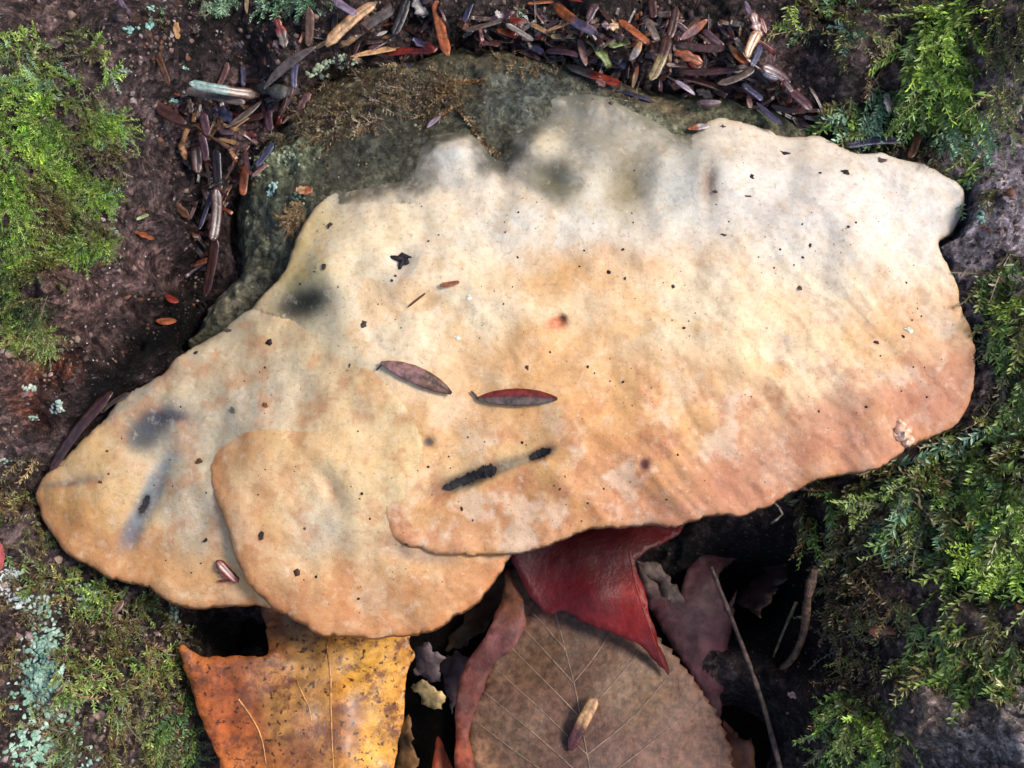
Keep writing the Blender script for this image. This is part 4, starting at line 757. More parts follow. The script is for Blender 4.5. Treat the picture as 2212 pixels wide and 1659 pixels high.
def stalk_on_leaf():
    q1, q2 = zq('J',1480,1545), zq('J',1650,1205); p1, p2 = lv(q1, -41), lv(q2, -39.5); d = Vector(p2-p1)
    V, F, Cc = needle_mesh(d.length, zw('J',80)*1.2, (84,40,34), (190,146,100), 'needle', .02, .02, 14, 991)
    o = mesh_obj('needle', V, F, M_NEED, None, Cc*.85); x_ = d.normalized(); z_ = (Vector((0, 0, 1))-x_*x_.z).normalized()
    o.matrix_world = Matrix.Translation((Vector(p1)+Vector(p2))/2) @ Matrix((x_, z_.cross(x_), z_)).transposed().to_4x4()
    tag(o, 'half tan, half dark red needle lying on the serrated brown leaf', 'needle')
stalk_on_leaf()

# ------------------------------------------------------------------ moss
def inside_q(q, poly): return poly_dist(np.asarray(q, float), np.asarray(poly, float))[1]
def shoots(base_, dirs, nrm, Ls, nl, ll, cols, spread_a=48, seed=0, curl=.25, wr=.29):
    """feathery shoots: leaf blades in two ranks along a bent stem -> V, F, C"""
    rg = np.random.default_rng(seed); N = len(base_); k = np.arange(nl); t = ((k+.6)/nl)[None, :, None]
    B = np.cross(nrm, dirs); B /= np.linalg.norm(B, axis=1)[:, None]+1e-12
    sb = rg.normal(0, curl, (N, 1, 1)); dr = rg.normal(.12, curl*.8, (N, 1, 1)); L = Ls[:, None, None]
    def cur(t_): return base_[:, None]+L*(t_*dirs[:, None]+sb*t_*t_*B[:, None]-dr*(t_**2)*nrm[:, None])
    P = cur(t); T = cur(t+.03)-P; T /= np.linalg.norm(T, axis=2)[..., None]+1e-12
    sd_ = np.where((k % 2) == 0, 1, -1)[None, :, None]
    a = np.radians(spread_a+rg.normal(0, 14, (N, nl, 1))); up = rg.normal(.28, .4, (N, nl, 1))
    ax = T*np.cos(a)+sd_*B[:, None]*np.sin(a)+nrm[:, None]*up; ax /= np.linalg.norm(ax, axis=2)[..., None]
    ln = (ll[:, None, None]*(1-.45*t**2)*rg.uniform(.7, 1.25, (N, nl, 1)))
    wv = np.cross(ax, nrm[:, None]+rg.normal(0, .5, (N, nl, 3))); wv /= np.linalg.norm(wv, axis=2)[..., None]+1e-12
    mid = P+ax*ln*.45+nrm[:, None]*ln*.08; hw = ln*wr/2*rg.uniform(.7, 1.3, (N, nl, 1))
    V = np.stack([P, mid+wv*hw, P+ax*ln-nrm[:, None]*ln*.06, mid-wv*hw], 2).reshape(-1, 3)
    n = N*nl; i = np.arange(n)*4; F = np.concatenate([np.stack([i, i+1, i+2], 1), np.stack([i, i+2, i+3], 1)])
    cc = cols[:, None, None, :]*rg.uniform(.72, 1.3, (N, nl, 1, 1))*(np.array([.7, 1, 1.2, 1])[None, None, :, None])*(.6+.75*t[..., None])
    cc = np.broadcast_to(cc, (N, nl, 4, 3)).reshape(-1, 3)
    ts = np.linspace(0, 1, 6)[None, :, None]; S = cur(ts); w_ = (ll[:, None, None]*.06)
    SV = np.stack([S+B[:, None]*w_, S-B[:, None]*w_], 2).reshape(-1, 3); o = len(V); m = np.arange(N)[:, None]*12+np.arange(5)[None]*2
    m = m.ravel()+o; F = np.concatenate([F, np.stack([m, m+1, m+3], 1), np.stack([m, m+3, m+2], 1)])
    sc_ = np.repeat(cols*np.array([.9, .75, .6]), 12, 0)
    return np.r_[V, SV], F, np.r_[cc, sc_]
def surf_n(xy, e=.0025):
    zx = (bilin(BZ, xy[:, 0]+e, xy[:, 1])-bilin(BZ, xy[:, 0]-e, xy[:, 1]))/(2*e); zy = (bilin(BZ, xy[:, 0], xy[:, 1]+e)-bilin(BZ, xy[:, 0], xy[:, 1]-e))/(2*e)
    n = np.stack([-np.clip(zx, -1.2, 1.2), -np.clip(zy, -1.2, 1.2), np.ones(len(xy))], 1); return n/np.linalg.norm(n, axis=1)[:, None]
GREEN = [(108,138,58),(90,120,50),(128,150,70),(74,100,48),(118,132,70)]; LIME = [(150,182,72),(132,168,64),(166,192,98),(116,148,66)]
OLIVE = [(120,118,60),(104,100,52),(136,128,76),(90,92,52),(128,140,70)]; BROWN = [(120,98,62),(96,76,48),(140,118,80),(84,66,46)]; BLUEG = [(120,156,120),(140,172,140),(100,140,100)]
def moss(name, label, regs, group=None, only='bark', seed=0, cat='moss'):
    """regs: (polygon, count, length mm, leaf mm, leaves, palettes, heading deg, spread, lift)"""
    Vs, Fs, Cs, o = [], [], [], 0; rg = np.random.default_rng(seed+5)
    for ri, (poly, cnt, Lm, lf, nl, pals, head, spr, lift) in enumerate(regs):
        poly = np.array(poly, float); lo, hi = poly.min(0), poly.max(0)
        q = rg.uniform(lo, hi, (cnt*6, 2)); q = q[inside_q(q, catmull(poly, 20))]
        nz_ = fbm(q[:, 0]*.00008, q[:, 1]*.00008, 4.5, 3, seed+ri); q = q[nz_+rg.uniform(-.22, .22, len(q)) > .02][:cnt]
        P = rest(q, only); n = surf_n(P[:, :2]); a = np.radians(head+rg.normal(0, spr, len(q)))
        d = np.stack([np.cos(a), np.sin(a), np.zeros(len(q))], 1); d -= n*(d*n).sum(1)[:, None]; d /= np.linalg.norm(d, axis=1)[:, None]
        d = d+n*np.clip(rg.normal(lift, .25, len(q)), -.1, 1.5)[:, None]; d /= np.linalg.norm(d, axis=1)[:, None]
        pal = np.array([lin(c_) for p_ in pals for c_ in p_]); cc = pal[rg.integers(0, len(pal), len(q))]*rg.uniform(.6, 1.15, (len(q), 1))
        fb = fbm(P[:, 0], P[:, 1], 9, 3, seed+40)[:, None]; cc = cc*np.clip(1+.9*fb, .35, 1.5); kb = np.clip(-fb*1.6-.1, 0, .75); cc = cc*(1-kb)+lin((100, 84, 58))*kb
        L = Lm*MM*rg.uniform(.55, 1.35, len(q)); V, F, K = shoots(P+n*.0003, d, n, L, nl, lf*MM*rg.uniform(.7, 1.3, len(q)), cc, 48, seed*31+ri)
        Vs.append(V); Fs.append(F+o); Cs.append(K); o += len(V)
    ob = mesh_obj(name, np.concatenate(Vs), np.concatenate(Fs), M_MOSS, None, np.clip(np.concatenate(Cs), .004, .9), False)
    return tag(ob, label, cat, group, 'stuff')
moss('moss_cushion', 'dense bright green moss cushion covering the bark beside the crevice', [
 ([(-40,230),(80,200),(200,230),(268,270),(262,330),(230,400),(240,520),(180,560),(60,560),(-40,600)], 2067, 3.7, 0.68, 20, [[(112,156,48),(96,138,42),(132,168,56),(82,118,42)], GREEN, [(140,168,62)]], 250, 70, .75),
 ([(-40,560),(130,540),(120,620),(90,660),(120,740),(70,770),(-40,700)], 539, 3.7, 0.68, 20, [GREEN, OLIVE], 260, 60, .7),
 ([(-40,60),(130,80),(170,60),(250,120),(230,180),(150,200),(60,190),(-40,210)], 214, 4.0, 0.81, 20, [GREEN, BLUEG, LIME], 260, 90, .4),
 ([(60,480),(140,440),(130,560),(60,600)], 143, 5.4, 0.63, 22, [OLIVE, BROWN], 300, 60, .5),
 ([(170,240),(280,280),(270,460),(190,560)], 134, 3.6, 0.72, 18, [BLUEG, GREEN], 280, 80, .4)], seed=1)
moss('moss_curtain', 'bright lime and yellow-green feathery moss hanging on bark above the cap corner', [
 ([(1950,-20),(2090,-20),(2110,60),(2080,150),(1980,150),(1940,70)], 68, 10.0, 1.95, 24, [LIME, LIME, GREEN], 262, 38, .45),
 ([(1960,120),(2100,110),(2110,220),(2050,300),(1960,260)], 57, 9.0, 1.95, 24, [LIME, GREEN], 265, 36, .4),
 ([(2090,-20),(2250,-20),(2250,160),(2180,260),(2110,200)], 93, 9.0, 0.92, 26, [OLIVE, [(150,160,80)], GREEN], 268, 25, .3),
 ([(1820,210),(1930,180),(1960,260),(1940,320),(1840,300),(1790,240)], 68, 6.0, 1.61, 18, [GREEN, BLUEG, OLIVE], 265, 50, .45),
 ([(2010,260),(2130,280),(2090,420),(2020,340)], 21, 8.0, 1.38, 22, [GREEN, BLUEG], 262, 30, .3),
 ([(1940,300),(2040,290),(2030,350),(1960,340)], 32, 5.0, 1.15, 16, [OLIVE, BROWN], 265, 60, .4),
 ([(1640,-20),(1830,-20),(1860,60),(1780,90),(1650,50)], 39, 6.0, 1.50, 18, [OLIVE, BLUEG, GREEN], 265, 60, .35),
 ([(1800,30),(1960,30),(1950,150),(1830,160)], 28, 6.0, 1.15, 18, [OLIVE, [(150,146,110)]], 265, 45, .3)], seed=2)
moss('feather_moss', 'thick dark green feathery moss bank below and beside the cap edge', [
 ([(2130,570),(2250,540),(2250,900),(2150,900),(2135,780),(2120,650)], 91, 7.6, 1.84, 20, [GREEN, OLIVE, [(80,110,50)]], 262, 50, .5),
 ([(1930,990),(2040,940),(2110,870),(2250,880),(2250,1100),(2060,1120),(1900,1100),(1850,1050)], 171, 8.6, 1.97, 22, [GREEN, OLIVE, BLUEG, [(150,164,118),(126,140,96)]], 262, 48, .55),
 ([(1700,1090),(1850,1040),(2000,1100),(2060,1200),(1900,1200),(1760,1160)], 88, 7.6, 1.73, 20, [OLIVE, [(140,150,110)], BROWN, GREEN], 265, 55, .5),
 ([(2000,1080),(2250,1080),(2250,1260),(2120,1300),(2040,1200)], 91, 9.5, 1.97, 24, [LIME, GREEN, GREEN], 262, 36, .5),
 ([(2010,1330),(2250,1330),(2250,1460),(2180,1520),(2050,1470),(1930,1430)], 99, 7.6, 1.73, 20, [GREEN, OLIVE], 262, 40, .5),
 ([(2120,300),(2250,260),(2250,420),(2150,440)], 13, 5.7, 1.23, 18, [GREEN, OLIVE], 265, 50, .3)], seed=3)
moss('moss_tuft', 'brown and olive moss tangle on the root flank by the dark hollow', [
 ([(1780,1190),(1900,1200),(1960,1300),(1900,1420),(1870,1560),(1800,1560),(1800,1400),(1760,1280)], 168, 6.0, 1.08, 18, [BROWN, OLIVE, BROWN], 265, 60, .4),
 ([(1790,1510),(1900,1500),(1950,1580),(1940,1680),(1780,1680)], 132, 6.5, 1.44, 18, [GREEN, LIME, OLIVE], 265, 60, .6)], seed=4)
moss('moss_mat', 'patchy olive and brown moss mat on the lower bark under the smallest lobe', [
 ([(-40,1060),(70,1060),(130,1200),(250,1260),(380,1320),(400,1400),(300,1420),(120,1300),(-40,1240)], 221, 4.0, 0.99, 14, [OLIVE, BROWN, GREEN], 265, 80, .5),
 ([(180,1230),(240,1220),(250,1290),(190,1310)], 46, 4.0, 0.88, 14, [LIME, GREEN], 265, 80, .8),
 ([(150,1340),(330,1350),(420,1480),(420,1680),(150,1680),(120,1500)], 488, 4.2, 0.99, 14, [OLIVE, BROWN, [(96,104,56)], GREEN], 265, 80, .5),
 ([(330,1480),(430,1520),(430,1680),(330,1680)], 68, 5.0, 1.10, 16, [[(70,110,60)], GREEN], 265, 60, .5),
 ([(-40,980),(100,1000),(70,1080),(-40,1090)], 63, 4.0, 0.99, 14, [BROWN, [(140,126,96)]], 265, 80, .5),
 ([(-40,1280),(120,1330),(120,1680),(-40,1680)], 85, 3.2, 0.88, 12, [BROWN, OLIVE], 265, 90, .4)], seed=5)
moss('withered_moss', 'withered brown moss strands sprawling over the grey crust', [
 ([(640,230),(700,170),(800,150),(900,140),(950,180),(940,240),(830,260),(760,300),(660,330),(600,300)], 357, 3.4, 0.85, 14, [BROWN, [(160,146,118)], [(130,118,96)], [(92,74,60)]], 250, 90, .25),
 ([(930,160),(980,150),(990,210),(930,260),(900,250)], 76, 4.0, 0.80, 14, [BROWN, [(120,86,40)]], 250, 90, .3),
 ([(1040,100),(1250,140),(1400,210),(1380,226),(1200,170),(1050,130)], 59, 2.6, 0.80, 12, [[(150,130,90)], BROWN], 200, 90, .2),
 ([(620,450),(660,430),(650,480),(615,500)], 59, 3.0, 0.50, 14, [[(140,112,72)]], 230, 60, .3)], only=None, seed=6)
moss('moss_fringe', 'grey-green moss fringe at the upper end of the dark bark', [
 ([(430,-30),(730,-30),(720,12),(600,26),(440,20)], 150, 3.2, 0.90, 12, [BLUEG, [(110,128,100)]], 265, 80, .5),
 ([(290,20),(350,20),(340,60),(300,60)], 10, 3.0, 0.80, 12, [BLUEG, BROWN], 265, 80, .4),
 ([(1100,20),(1180,10),(1300,60),(1180,70)], 30, 2.6, 0.80, 12, [BLUEG, OLIVE], 265, 90, .3)], seed=8)
# the long withered strand over the crust
def strand(zone, pts, lifts, label, cols, ll, n_per=1, name='moss_strand'):
    P = catmull(poly_z(zone, pts, lifts), .00032, False); T = np.gradient(P, axis=0); T /= np.linalg.norm(T, axis=1)[:, None]
    N_ = np.tile([0, 0, 1.], (len(P), 1)); rg = np.random.default_rng(len(label)); pal = np.array([lin(c_) for c_ in cols])
    V, F, K = shoots(P, T, N_, np.full(len(P), .0011), 5, np.full(len(P), ll*MM), pal[rg.integers(0, len(pal), len(P))]*rg.uniform(.7, 1.2, (len(P), 1)), 58, 3, .3, .5)
    return tag(mesh_obj(name, V, F, M_MOSS, None, np.clip(K, .004, .9), False), label, 'moss')
strand('B', [(1480,1100),(1620,1150),(1720,1230),(1800,1330),(1870,1430),(1960,1560),(2060,1660)], [.5]*7, 'long braided tan moss strand running from crust to cap', BROWN+[(164,146,108)], .95)
strand('B', [(1640,1160),(1560,1220),(1490,1255)], [.5]*3, 'short rusty moss stalk carrying the lilac capsule', [(130,88,48),(150,112,70)], .6)
strand('B', [(1420,1000),(1520,930),(1650,890),(1800,890),(1940,890)], [.5]*5, 'rusty brown moss strand lying across the crust', [(110,76,34),(130,94,44)], .8)
# big single fronds on the right-hand bank, each a thing of its own
FV = []
for v_ in range(5):
    rg = np.random.default_rng(80+v_); pal = [LIME, GREEN, GREEN, BLUEG, LIME][v_]
    c_ = lin(pal[v_ % len(pal)])[None]
    V, F, K = shoots(np.zeros((1, 3)), np.array([[1., 0, .12]]), np.array([[0, 0, 1.]]), np.array([.0125]), 44, np.array([.0021]), c_, 50, 90+v_, .22, .34)
    br = [[V], [F], [K]]; o_ = len(V)
    for b_ in range(5):
        t_ = .18+.15*b_; s_ = (-1)**b_; a_ = math.radians(42*s_)
        V2, F2, K2 = shoots(np.array([[.0125*t_, 0, .0012*t_]]), np.array([[math.cos(a_), math.sin(a_), .15]]), np.array([[0, 0, 1.]]), np.array([.0062*(1.1-t_*.6)]), 22, np.array([.0016]), c_*.95, 50, 120+v_*9+b_, .2, .34)
        br[0].append(V2); br[1].append(F2+o_); br[2].append(K2); o_ += len(V2)
    FV.append((np.concatenate(br[0]), np.concatenate(br[1]), np.concatenate(br[2])))
FM = []
fr = [(1985,30,265,.9,0),(2040,40,255,1,0),(2075,90,262,.9,4),(2000,110,275,.9,4),(2050,170,258,1,0),(2085,190,270,.9,1),(1995,190,250,.9,1),(1900,215,262,.8,3),(1870,235,255,.8,3),(2060,250,262,.9,3),
 (2130,240,262,.8,3),(2195,560,240,1,1),(2205,650,235,1,4),(2170,740,262,.8,1),(2205,820,270,.9,1),(2165,870,250,.8,2),(2010,980,245,.8,2),(2060,960,262,.9,1),(2100,1000,250,.9,2),(1960,1030,240,.8,2),(1900,1060,230,.8,2),
 (2040,1050,250,.9,1),(2150,1010,260,1,1),(2190,1060,255,1,0),(2120,1090,262,1,0),(2160,1120,250,1.1,4),(2200,1150,240,1.1,0),(2070,1110,262,.9,1),(1980,1090,240,.8,2),(1900,1110,262,.7,3),(1960,1140,255,.7,3),
 (2130,1180,235,1.1,4),(2180,1240,225,1,0),(2190,1370,262,.9,1),(2130,1400,262,.9,2),(2070,1390,255,.9,2),(2170,1430,250,.9,1),(2010,1400,235,.8,2),(1870,1530,262,.8,4),(1910,1550,280,.7,0),(1840,1560,245,.7,2),(1890,1600,262,.8,4)]
for i, (x_, y_, a_, s_, v_) in enumerate(fr):
    if len(FM) <= v_ or True:
        me_ = bpy.data.meshes.get('frond_mesh_%d' % v_)
    if me_ is None:
        o = mesh_obj('moss_frond', *FV[v_][:2], M_MOSS, None, np.clip(FV[v_][2], .004, .9), False); o.data.name = 'frond_mesh_%d' % v_
    else:
        o = bpy.data.objects.new('moss_frond', me_); C.objects.link(o)
    P = rest([(x_, y_)], 'bark'); n = surf_n(P[:, :2])[0]; al = math.radians(a_+random.uniform(-14, 14))
    d = np.array([math.cos(al), math.sin(al), 0]); d -= n*(d@n); d /= np.linalg.norm(d); bb = np.cross(n, d)
    o.matrix_world = Matrix.Translation(Vector(P[0]+n*.002)) @ Matrix((Vector(d), Vector(bb), Vector(n))).transposed().to_4x4() @ Matrix.Rotation(random.uniform(-.5, .1), 4, 'Y') @ Matrix.Rotation(random.uniform(-.4, .4), 4, 'X') @ Matrix.Scale(s_*random.uniform(.6, .95), 4)
    zone_ = 'on the bark above the cap corner' if y_ < 400 else ('on the bank beside the cap rim' if y_ < 920 else ('on the bank below the cap rim' if y_ < 1300 else 'on the lowest part of the mossy root'))
    cw = {0: 'lime green', 1: 'mid green', 2: 'green', 3: 'blue-green', 4: 'yellow-green'}[v_]
    tag(o, f'{cw} feathery moss frond {zone_}', 'moss frond', f'{cw} fronds {zone_}')

# ------------------------------------------------------------------ lichen crusts, crumbs, specks
M_BSC = vmat('bark_scale', .7, .25, 0, (800, .45, 1.6), (1100, .8, .0006))
def discs(P, nrm, rad, cols, dome=.45, seed=0, m=7):
    rg = np.random.default_rng(seed); N = len(P); t = np.cross(nrm, rg.normal(0, 1, (N, 3))); t /= np.linalg.norm(t, axis=1)[:, None]; b_ = np.cross(nrm, t)
    a = np.linspace(0, 2*np.pi, m, endpoint=False)[None]+rg.uniform(-.25, .25, (N, m)); r = rad[:, None]*rg.uniform(.55, 1.25, (N, m))
    ring = P[:, None]+(t[:, None]*np.cos(a)[..., None]+b_[:, None]*np.sin(a)[..., None])*r[..., None]
    inner = P[:, None]+(ring-P[:, None])*.6+nrm[:, None]*(rad*dome*.8)[:, None, None]; topv = P+nrm*(rad*dome)[:, None]
    low = ring-nrm[:, None]*(rad*.4)[:, None, None]
    V = np.concatenate([low, inner, topv[:, None]], 1).reshape(-1, 3); k = 2*m+1; F = []
    j = np.arange(m); j2 = (j+1) % m; o = (np.arange(N)*k)[:, None]
    F = np.concatenate([np.stack([o+j, o+j2, o+m+j2], -1).reshape(-1, 3), np.stack([o+j, o+m+j2, o+m+j], -1).reshape(-1, 3), np.stack([o+m+j, o+m+j2, np.broadcast_to(o+2*m, (N, m))], -1).reshape(-1, 3)])
    return V, F, np.repeat(cols, k, 0)
def crust(name, label, spots, cols, only='bark', seed=0, mat=None, cat='lichen', kind='stuff', dome=.35):
    rg = np.random.default_rng(seed); q = []; rr = []
    for x_, y_, sx, sy, n, r_ in spots:
        q.append(np.stack([rg.normal(x_, sx, n), rg.normal(y_, sy, n)], 1)); rr.append(rg.uniform(.5, 1.4, n)*r_*MM)
    q = np.concatenate(q); rr = np.concatenate(rr); P = rest(q, only); n = surf_n(P[:, :2], .0012) if only == 'bark' else np.tile([0, 0, 1.], (len(q), 1))
    n = n+rg.normal(0, .25, n.shape); n /= np.linalg.norm(n, axis=1)[:, None]
    pal = np.array([lin(c_) for c_ in cols]); V, F, K = discs(P+n*rr[:, None]*.15, n, rr, pal[rg.integers(0, len(pal), len(q))]*rg.uniform(.75, 1.1, (len(q), 1)), dome, seed)
    ob = mesh_obj(name, V, F, mat or M_LICH, None, K, False); return tag(ob, label, cat, None, kind)
MINT = [(168,200,176),(150,188,166),(188,212,192),(134,172,148)]
crust('lichen_crust', 'pale mint lichen crust on the lower bark under the smallest lobe', [(100,1390,20,26,130,.45),(85,1470,22,36,240,.5),(110,1510,30,30,240,.5),(90,1310,20,16,70,.4),(190,1290,18,20,90,.4),(110,1620,50,30,180,.5),(375,1320,8,20,50,.4),(60,1590,20,40,80,.4)], MINT, seed=1)
crust('lichen_fleck', 'whitish lichen flakes on bark at the tip of the smallest lobe', [(20,1245,14,10,50,.5),(45,1290,12,10,45,.5),(10,1270,8,8,20,.4)], [(206,214,212),(190,206,200)], seed=2)
crust('lichen_fleck', 'turquoise lichen flecks on the twigs above the crevice', [(283,63,5,4,14,.4),(322,55,6,5,16,.4),(377,217,4,4,10,.35),(400,145,3,3,6,.3),(327,20,5,4,12,.35)], [(150,206,192),(170,214,200)], seed=3)
crust('lichen_fleck', 'pale turquoise lichen scrap on the green-grey crust by the cap corner', [(592,402,4,4,14,.4),(584,416,4,5,10,.35)], [(176,214,200),(200,222,214)], None, 4)
crust('lichen_fleck', 'green-grey lichen flakes on the crust near the thin tan needle', [(690,145,20,10,80,.45),(740,130,16,8,50,.4),(610,330,20,14,60,.4),(560,350,14,14,30,.4),(640,430,10,8,12,.4)], [(160,172,140),(176,188,160),(140,150,120)], None, 5)
crust('lichen_fleck', 'small pale lichen flecks on bark by the black hollow of the crevice', [(60,838,10,3,16,.4),(125,880,8,8,24,.45),(75,900,6,4,12,.35),(10,995,6,4,10,.4)], [(196,206,190),(170,190,170)], seed=6)
crust('lichen_fleck', 'mint lichen fleck on the lavender-grey bark beside the cap', [(2120,470,8,10,22,.4)], [(150,196,172)], seed=7)
def scatter(name, label, polys, cols, r_, only, seed, cat, mat=None, dome=.6):
    rg = np.random.default_rng(seed); q = []
    for poly, n in polys:
        poly = np.array(poly, float); k = rg.uniform(poly.min(0), poly.max(0), (n*6, 2)); k = k[inside_q(k, poly)]; k = k[fbm(k[:, 0]*.00008, k[:, 1]*.00008, 10, 3, seed)+rg.uniform(-.35, .35, len(k)) > .05][:n]; q.append(k)
    q = np.concatenate(q); rr = r_[0]*MM*np.exp(rg.normal(0, r_[1], len(q))); P = rest(q, only)
    n = surf_n(P[:, :2], .001) if only == 'bark' else np.tile([0, 0, 1.], (len(q), 1)); n = n+rg.normal(0, .4, n.shape); n /= np.linalg.norm(n, axis=1)[:, None]
    pal = np.array([lin(c_) for c_ in cols]); V, F, K = discs(P, n, rr, pal[rg.integers(0, len(pal), len(q))]*rg.uniform(.6, 1.1, (len(q), 1)), dome, seed, 5)
    return tag(mesh_obj(name, V, F, mat or M_DRY, None, K, False), label, cat, None, 'stuff')
FULL = [(-30,-30),(2240,-30),(2240,1690),(-30,1690)]
scatter('bark_crumbs', 'fine brown and grey bark crumbs strewn over the bark', [([(-30,-30),(420,-30),(700,-30),(640,120),(420,300),(440,650),(330,720),(-30,1000)], 1500), ([(-30,1000),(60,1050),(180,1240),(400,1330),(430,1690),(-30,1690)], 900),
 ([(1780,-30),(2240,-30),(2240,1690),(1760,1690),(1700,1300),(1760,1080),(2120,900),(2050,500),(1900,320)], 1900), ([(640,-30),(1800,-30),(1800,230),(1500,180),(1000,90),(680,140)], 900)],
 [(92,72,62),(70,54,50),(120,100,92),(58,44,42),(140,118,104),(104,66,46)], (.26, .55), 'bark', 31, 'crumbs')
scatter('bark_scales', 'flat mauve and grey bark scales flaking off the root flares', [([(-30,-30),(420,-30),(700,-30),(640,120),(420,260),(400,480),(330,640),(200,760),(-30,960)], 520), ([(-30,1000),(60,1050),(180,1240),(400,1330),(400,1690),(-30,1690)], 260),
 ([(1800,-30),(2240,-30),(2240,1690),(1860,1690),(1860,1300),(1900,1120),(2140,900),(2100,520),(2000,360)], 620)], [(132,108,106),(104,84,82),(150,132,130),(84,66,64),(164,146,146),(120,82,64)], (.5, .45), 'bark', 36, 'scales', M_BSC, .22)
scatter('crust_crumbs', 'brown and grey crumbs and dust on the old grey-green crust', [([(600,300),(700,190),(960,120),(1250,150),(1600,220),(1500,260),(1200,200),(900,310),(720,400),(560,560),(520,430)], 420)], [(120,108,90),(92,80,66),(150,140,120),(70,60,52),(110,84,50)], (.22, .5), None, 35, 'crumbs')
scatter('white_specks', 'tiny white specks scattered on the dark bark', [([(-30,-30),(700,-30),(640,120),(420,300),(440,650),(-30,1000)], 70), ([(1780,-30),(2240,-30),(2240,700),(2080,560),(1900,320)], 30)], [(214,218,214)], (.16, .4), 'bark', 32, 'specks')  # small near-white discs, sparse on the bark
scatter('dirt_specks', 'fine dark dirt specks sprinkled over the whole fungus cap', [([(700,440),(1000,420),(1500,300),(2060,420),(2080,850),(1700,1040),(1100,1180),(860,1150),(620,620)], 330), ([(470,960),(800,850),(820,1100),(1050,1200),(850,1340),(620,1290)], 60),
 ([(110,1050),(380,790),(560,700),(700,840),(460,960),(500,1250),(300,1240)], 90)], [(40,26,24),(66,36,28),(90,56,40),(34,30,30)], (.12, .65), None, 33, 'specks', None, .5)
# bigger flakes on the cap, each a thing
def flake(q_, w_, h_, col, label, ang=0, cat='flake', name='dirt_flake', dome=.25, seed=0):
    P = rest([q_]); p = P[0]; rg = np.random.default_rng(seed+int(q_[0])); m = 9; s_ = .18/2212; V = []; F = []
    a = np.sort(rg.uniform(0, 2*np.pi, m)*.3+np.linspace(0, 2*np.pi, m, endpoint=False)); r = rg.uniform(.45, 1.25, m); ca, sa = math.cos(-math.radians(ang)), math.sin(-math.radians(ang))
    for f_, z_ in ((1, -.1), (.95, .18), (.5, .34)):
        for i in range(m):
            x_, y_ = math.cos(a[i])*r[i]*w_/2*f_*s_, math.sin(a[i])*r[i]*h_/2*f_*s_
            V.append((x_*ca-y_*sa, x_*sa+y_*ca, z_*min(w_, h_)*s_*dome*2*rg.uniform(.7, 1.3)))
    for l_ in range(2):
        for i in range(m): F.append((l_*m+i, l_*m+(i+1) % m, l_*m+m+(i+1) % m, l_*m+m+i))
    F.append(tuple(range(2*m, 3*m))); F.append(tuple(range(m))[::-1])
    o = mesh_obj(name, V, F, M_DRY, None, np.tile(lin(col), (len(V), 1)), False); o.location = p; return tag(o, label, cat)
DK = (46, 30, 28)
for q_, w_, h_, ang, col, lab in [
 ((1696,331),26,14,10,DK,'black flake on the white upper cap near the needle drift'),((1828,373),24,14,25,DK,'curled black flake on the white upper cap corner'),((1908,347),26,18,10,(96,76,72),'grey-purple flake near the rim of the upper cap corner'),
 ((1624,382),11,13,0,DK,'small black crumb below the papery scale on the white cap'),((1545,413),14,10,0,(84,44,40),'dark red crumb in the fold of the cap'),((1617,424),18,6,5,(70,34,28),'thin red-brown fleck beside the cap fold'),((1565,508),16,10,25,(70,60,52),'grey-brown flake on the middle of the cap'),
 ((1750,530),8,12,0,DK,'small oval black crumb on the plain white cap'),((1562,273),16,9,5,(84,56,38),'brown crumb by the papery scale at the cap edge'),((714,487),20,12,-50,(70,44,40),'dark brown flake on the knob at the cap corner'),((701,576),14,18,10,(60,44,40),'brown and white crumb near the black stain'),
 ((495,715),24,10,15,(76,66,60),'hooked grey fleck on the smallest lobe near the crevice'),((423,762),14,9,-20,DK,'black crumb on the back rim of the smallest lobe'),((505,888),36,10,35,(92,88,74),'grey-green sliver beside the middle lobe edge'),((571,876),18,14,0,(124,68,44),'rust brown crumb at the top of the middle lobe'),
 ((430,998),16,16,0,(84,60,40),'brown crumb on the smallest lobe beside the middle lobe'),((565,1155),20,20,0,(44,32,32),'squarish black flake on the middle lobe'),((445,1166),22,9,-45,(40,32,30),'short black sliver on the smallest lobe'),((1893,740),14,10,10,(92,22,34),'dark red diamond fleck on the tan part of the cap'),
 ((217,1042),10,9,0,(84,44,30),'brown grain at the end of the grey crease'),((1013,642),12,14,-50,(240,236,220),'white chip above the two needles on the cap'),((989,729),18,12,35,(242,238,224),'white chip nearest the reddish brown needle'),((1963,713),24,14,10,(238,232,206),'pale square chip on the tan corner of the cap'),
 ((1138,795),10,12,0,(84,44,36),'red-brown grain above the striped needle'),((755,790),10,12,0,(60,50,48),'dark grain left of the reddish brown needle stalk'),((785,700),16,18,20,(70,58,50),'dark brown crumb between black stain and needles'),((1350,600),10,10,0,(76,44,34),'small brown speck cluster on the tan patch of the cap')]:
    flake(q_, w_, h_, col, lab, ang)
# black crumb with legs lying in the torn skin
for k_, (dx, dy, w_, h_, an) in enumerate([(0, 0, 46, 26, 20)]):
    cr = flake((872,562), 52, 30, (34,30,34), 'jagged black crumb with spiky points lying on the cap', 15, 'crumb', 'black_crumb', .5)
    for ang_, l_ in ((165, 30), (-105, 36)):
        s_ = .18/2212; a_ = math.radians(ang_); p0 = cr.location; pts = [Vector((0, 0, .0004)), Vector((math.cos(a_)*22*s_, math.sin(a_)*14*s_, .0005)), Vector((math.cos(a_)*(22+l_)*s_, math.sin(a_)*(16+l_)*s_, .0002))]
        V, F = tube(np.array([tuple(p) for p in pts]), [.0006, .0004, .00012], 6); V = np.array([tuple(v) for v in V])
        mesh_obj('spike', V, F, M_DRY, cr, np.tile(lin((34,30,34)), (len(V), 1)))
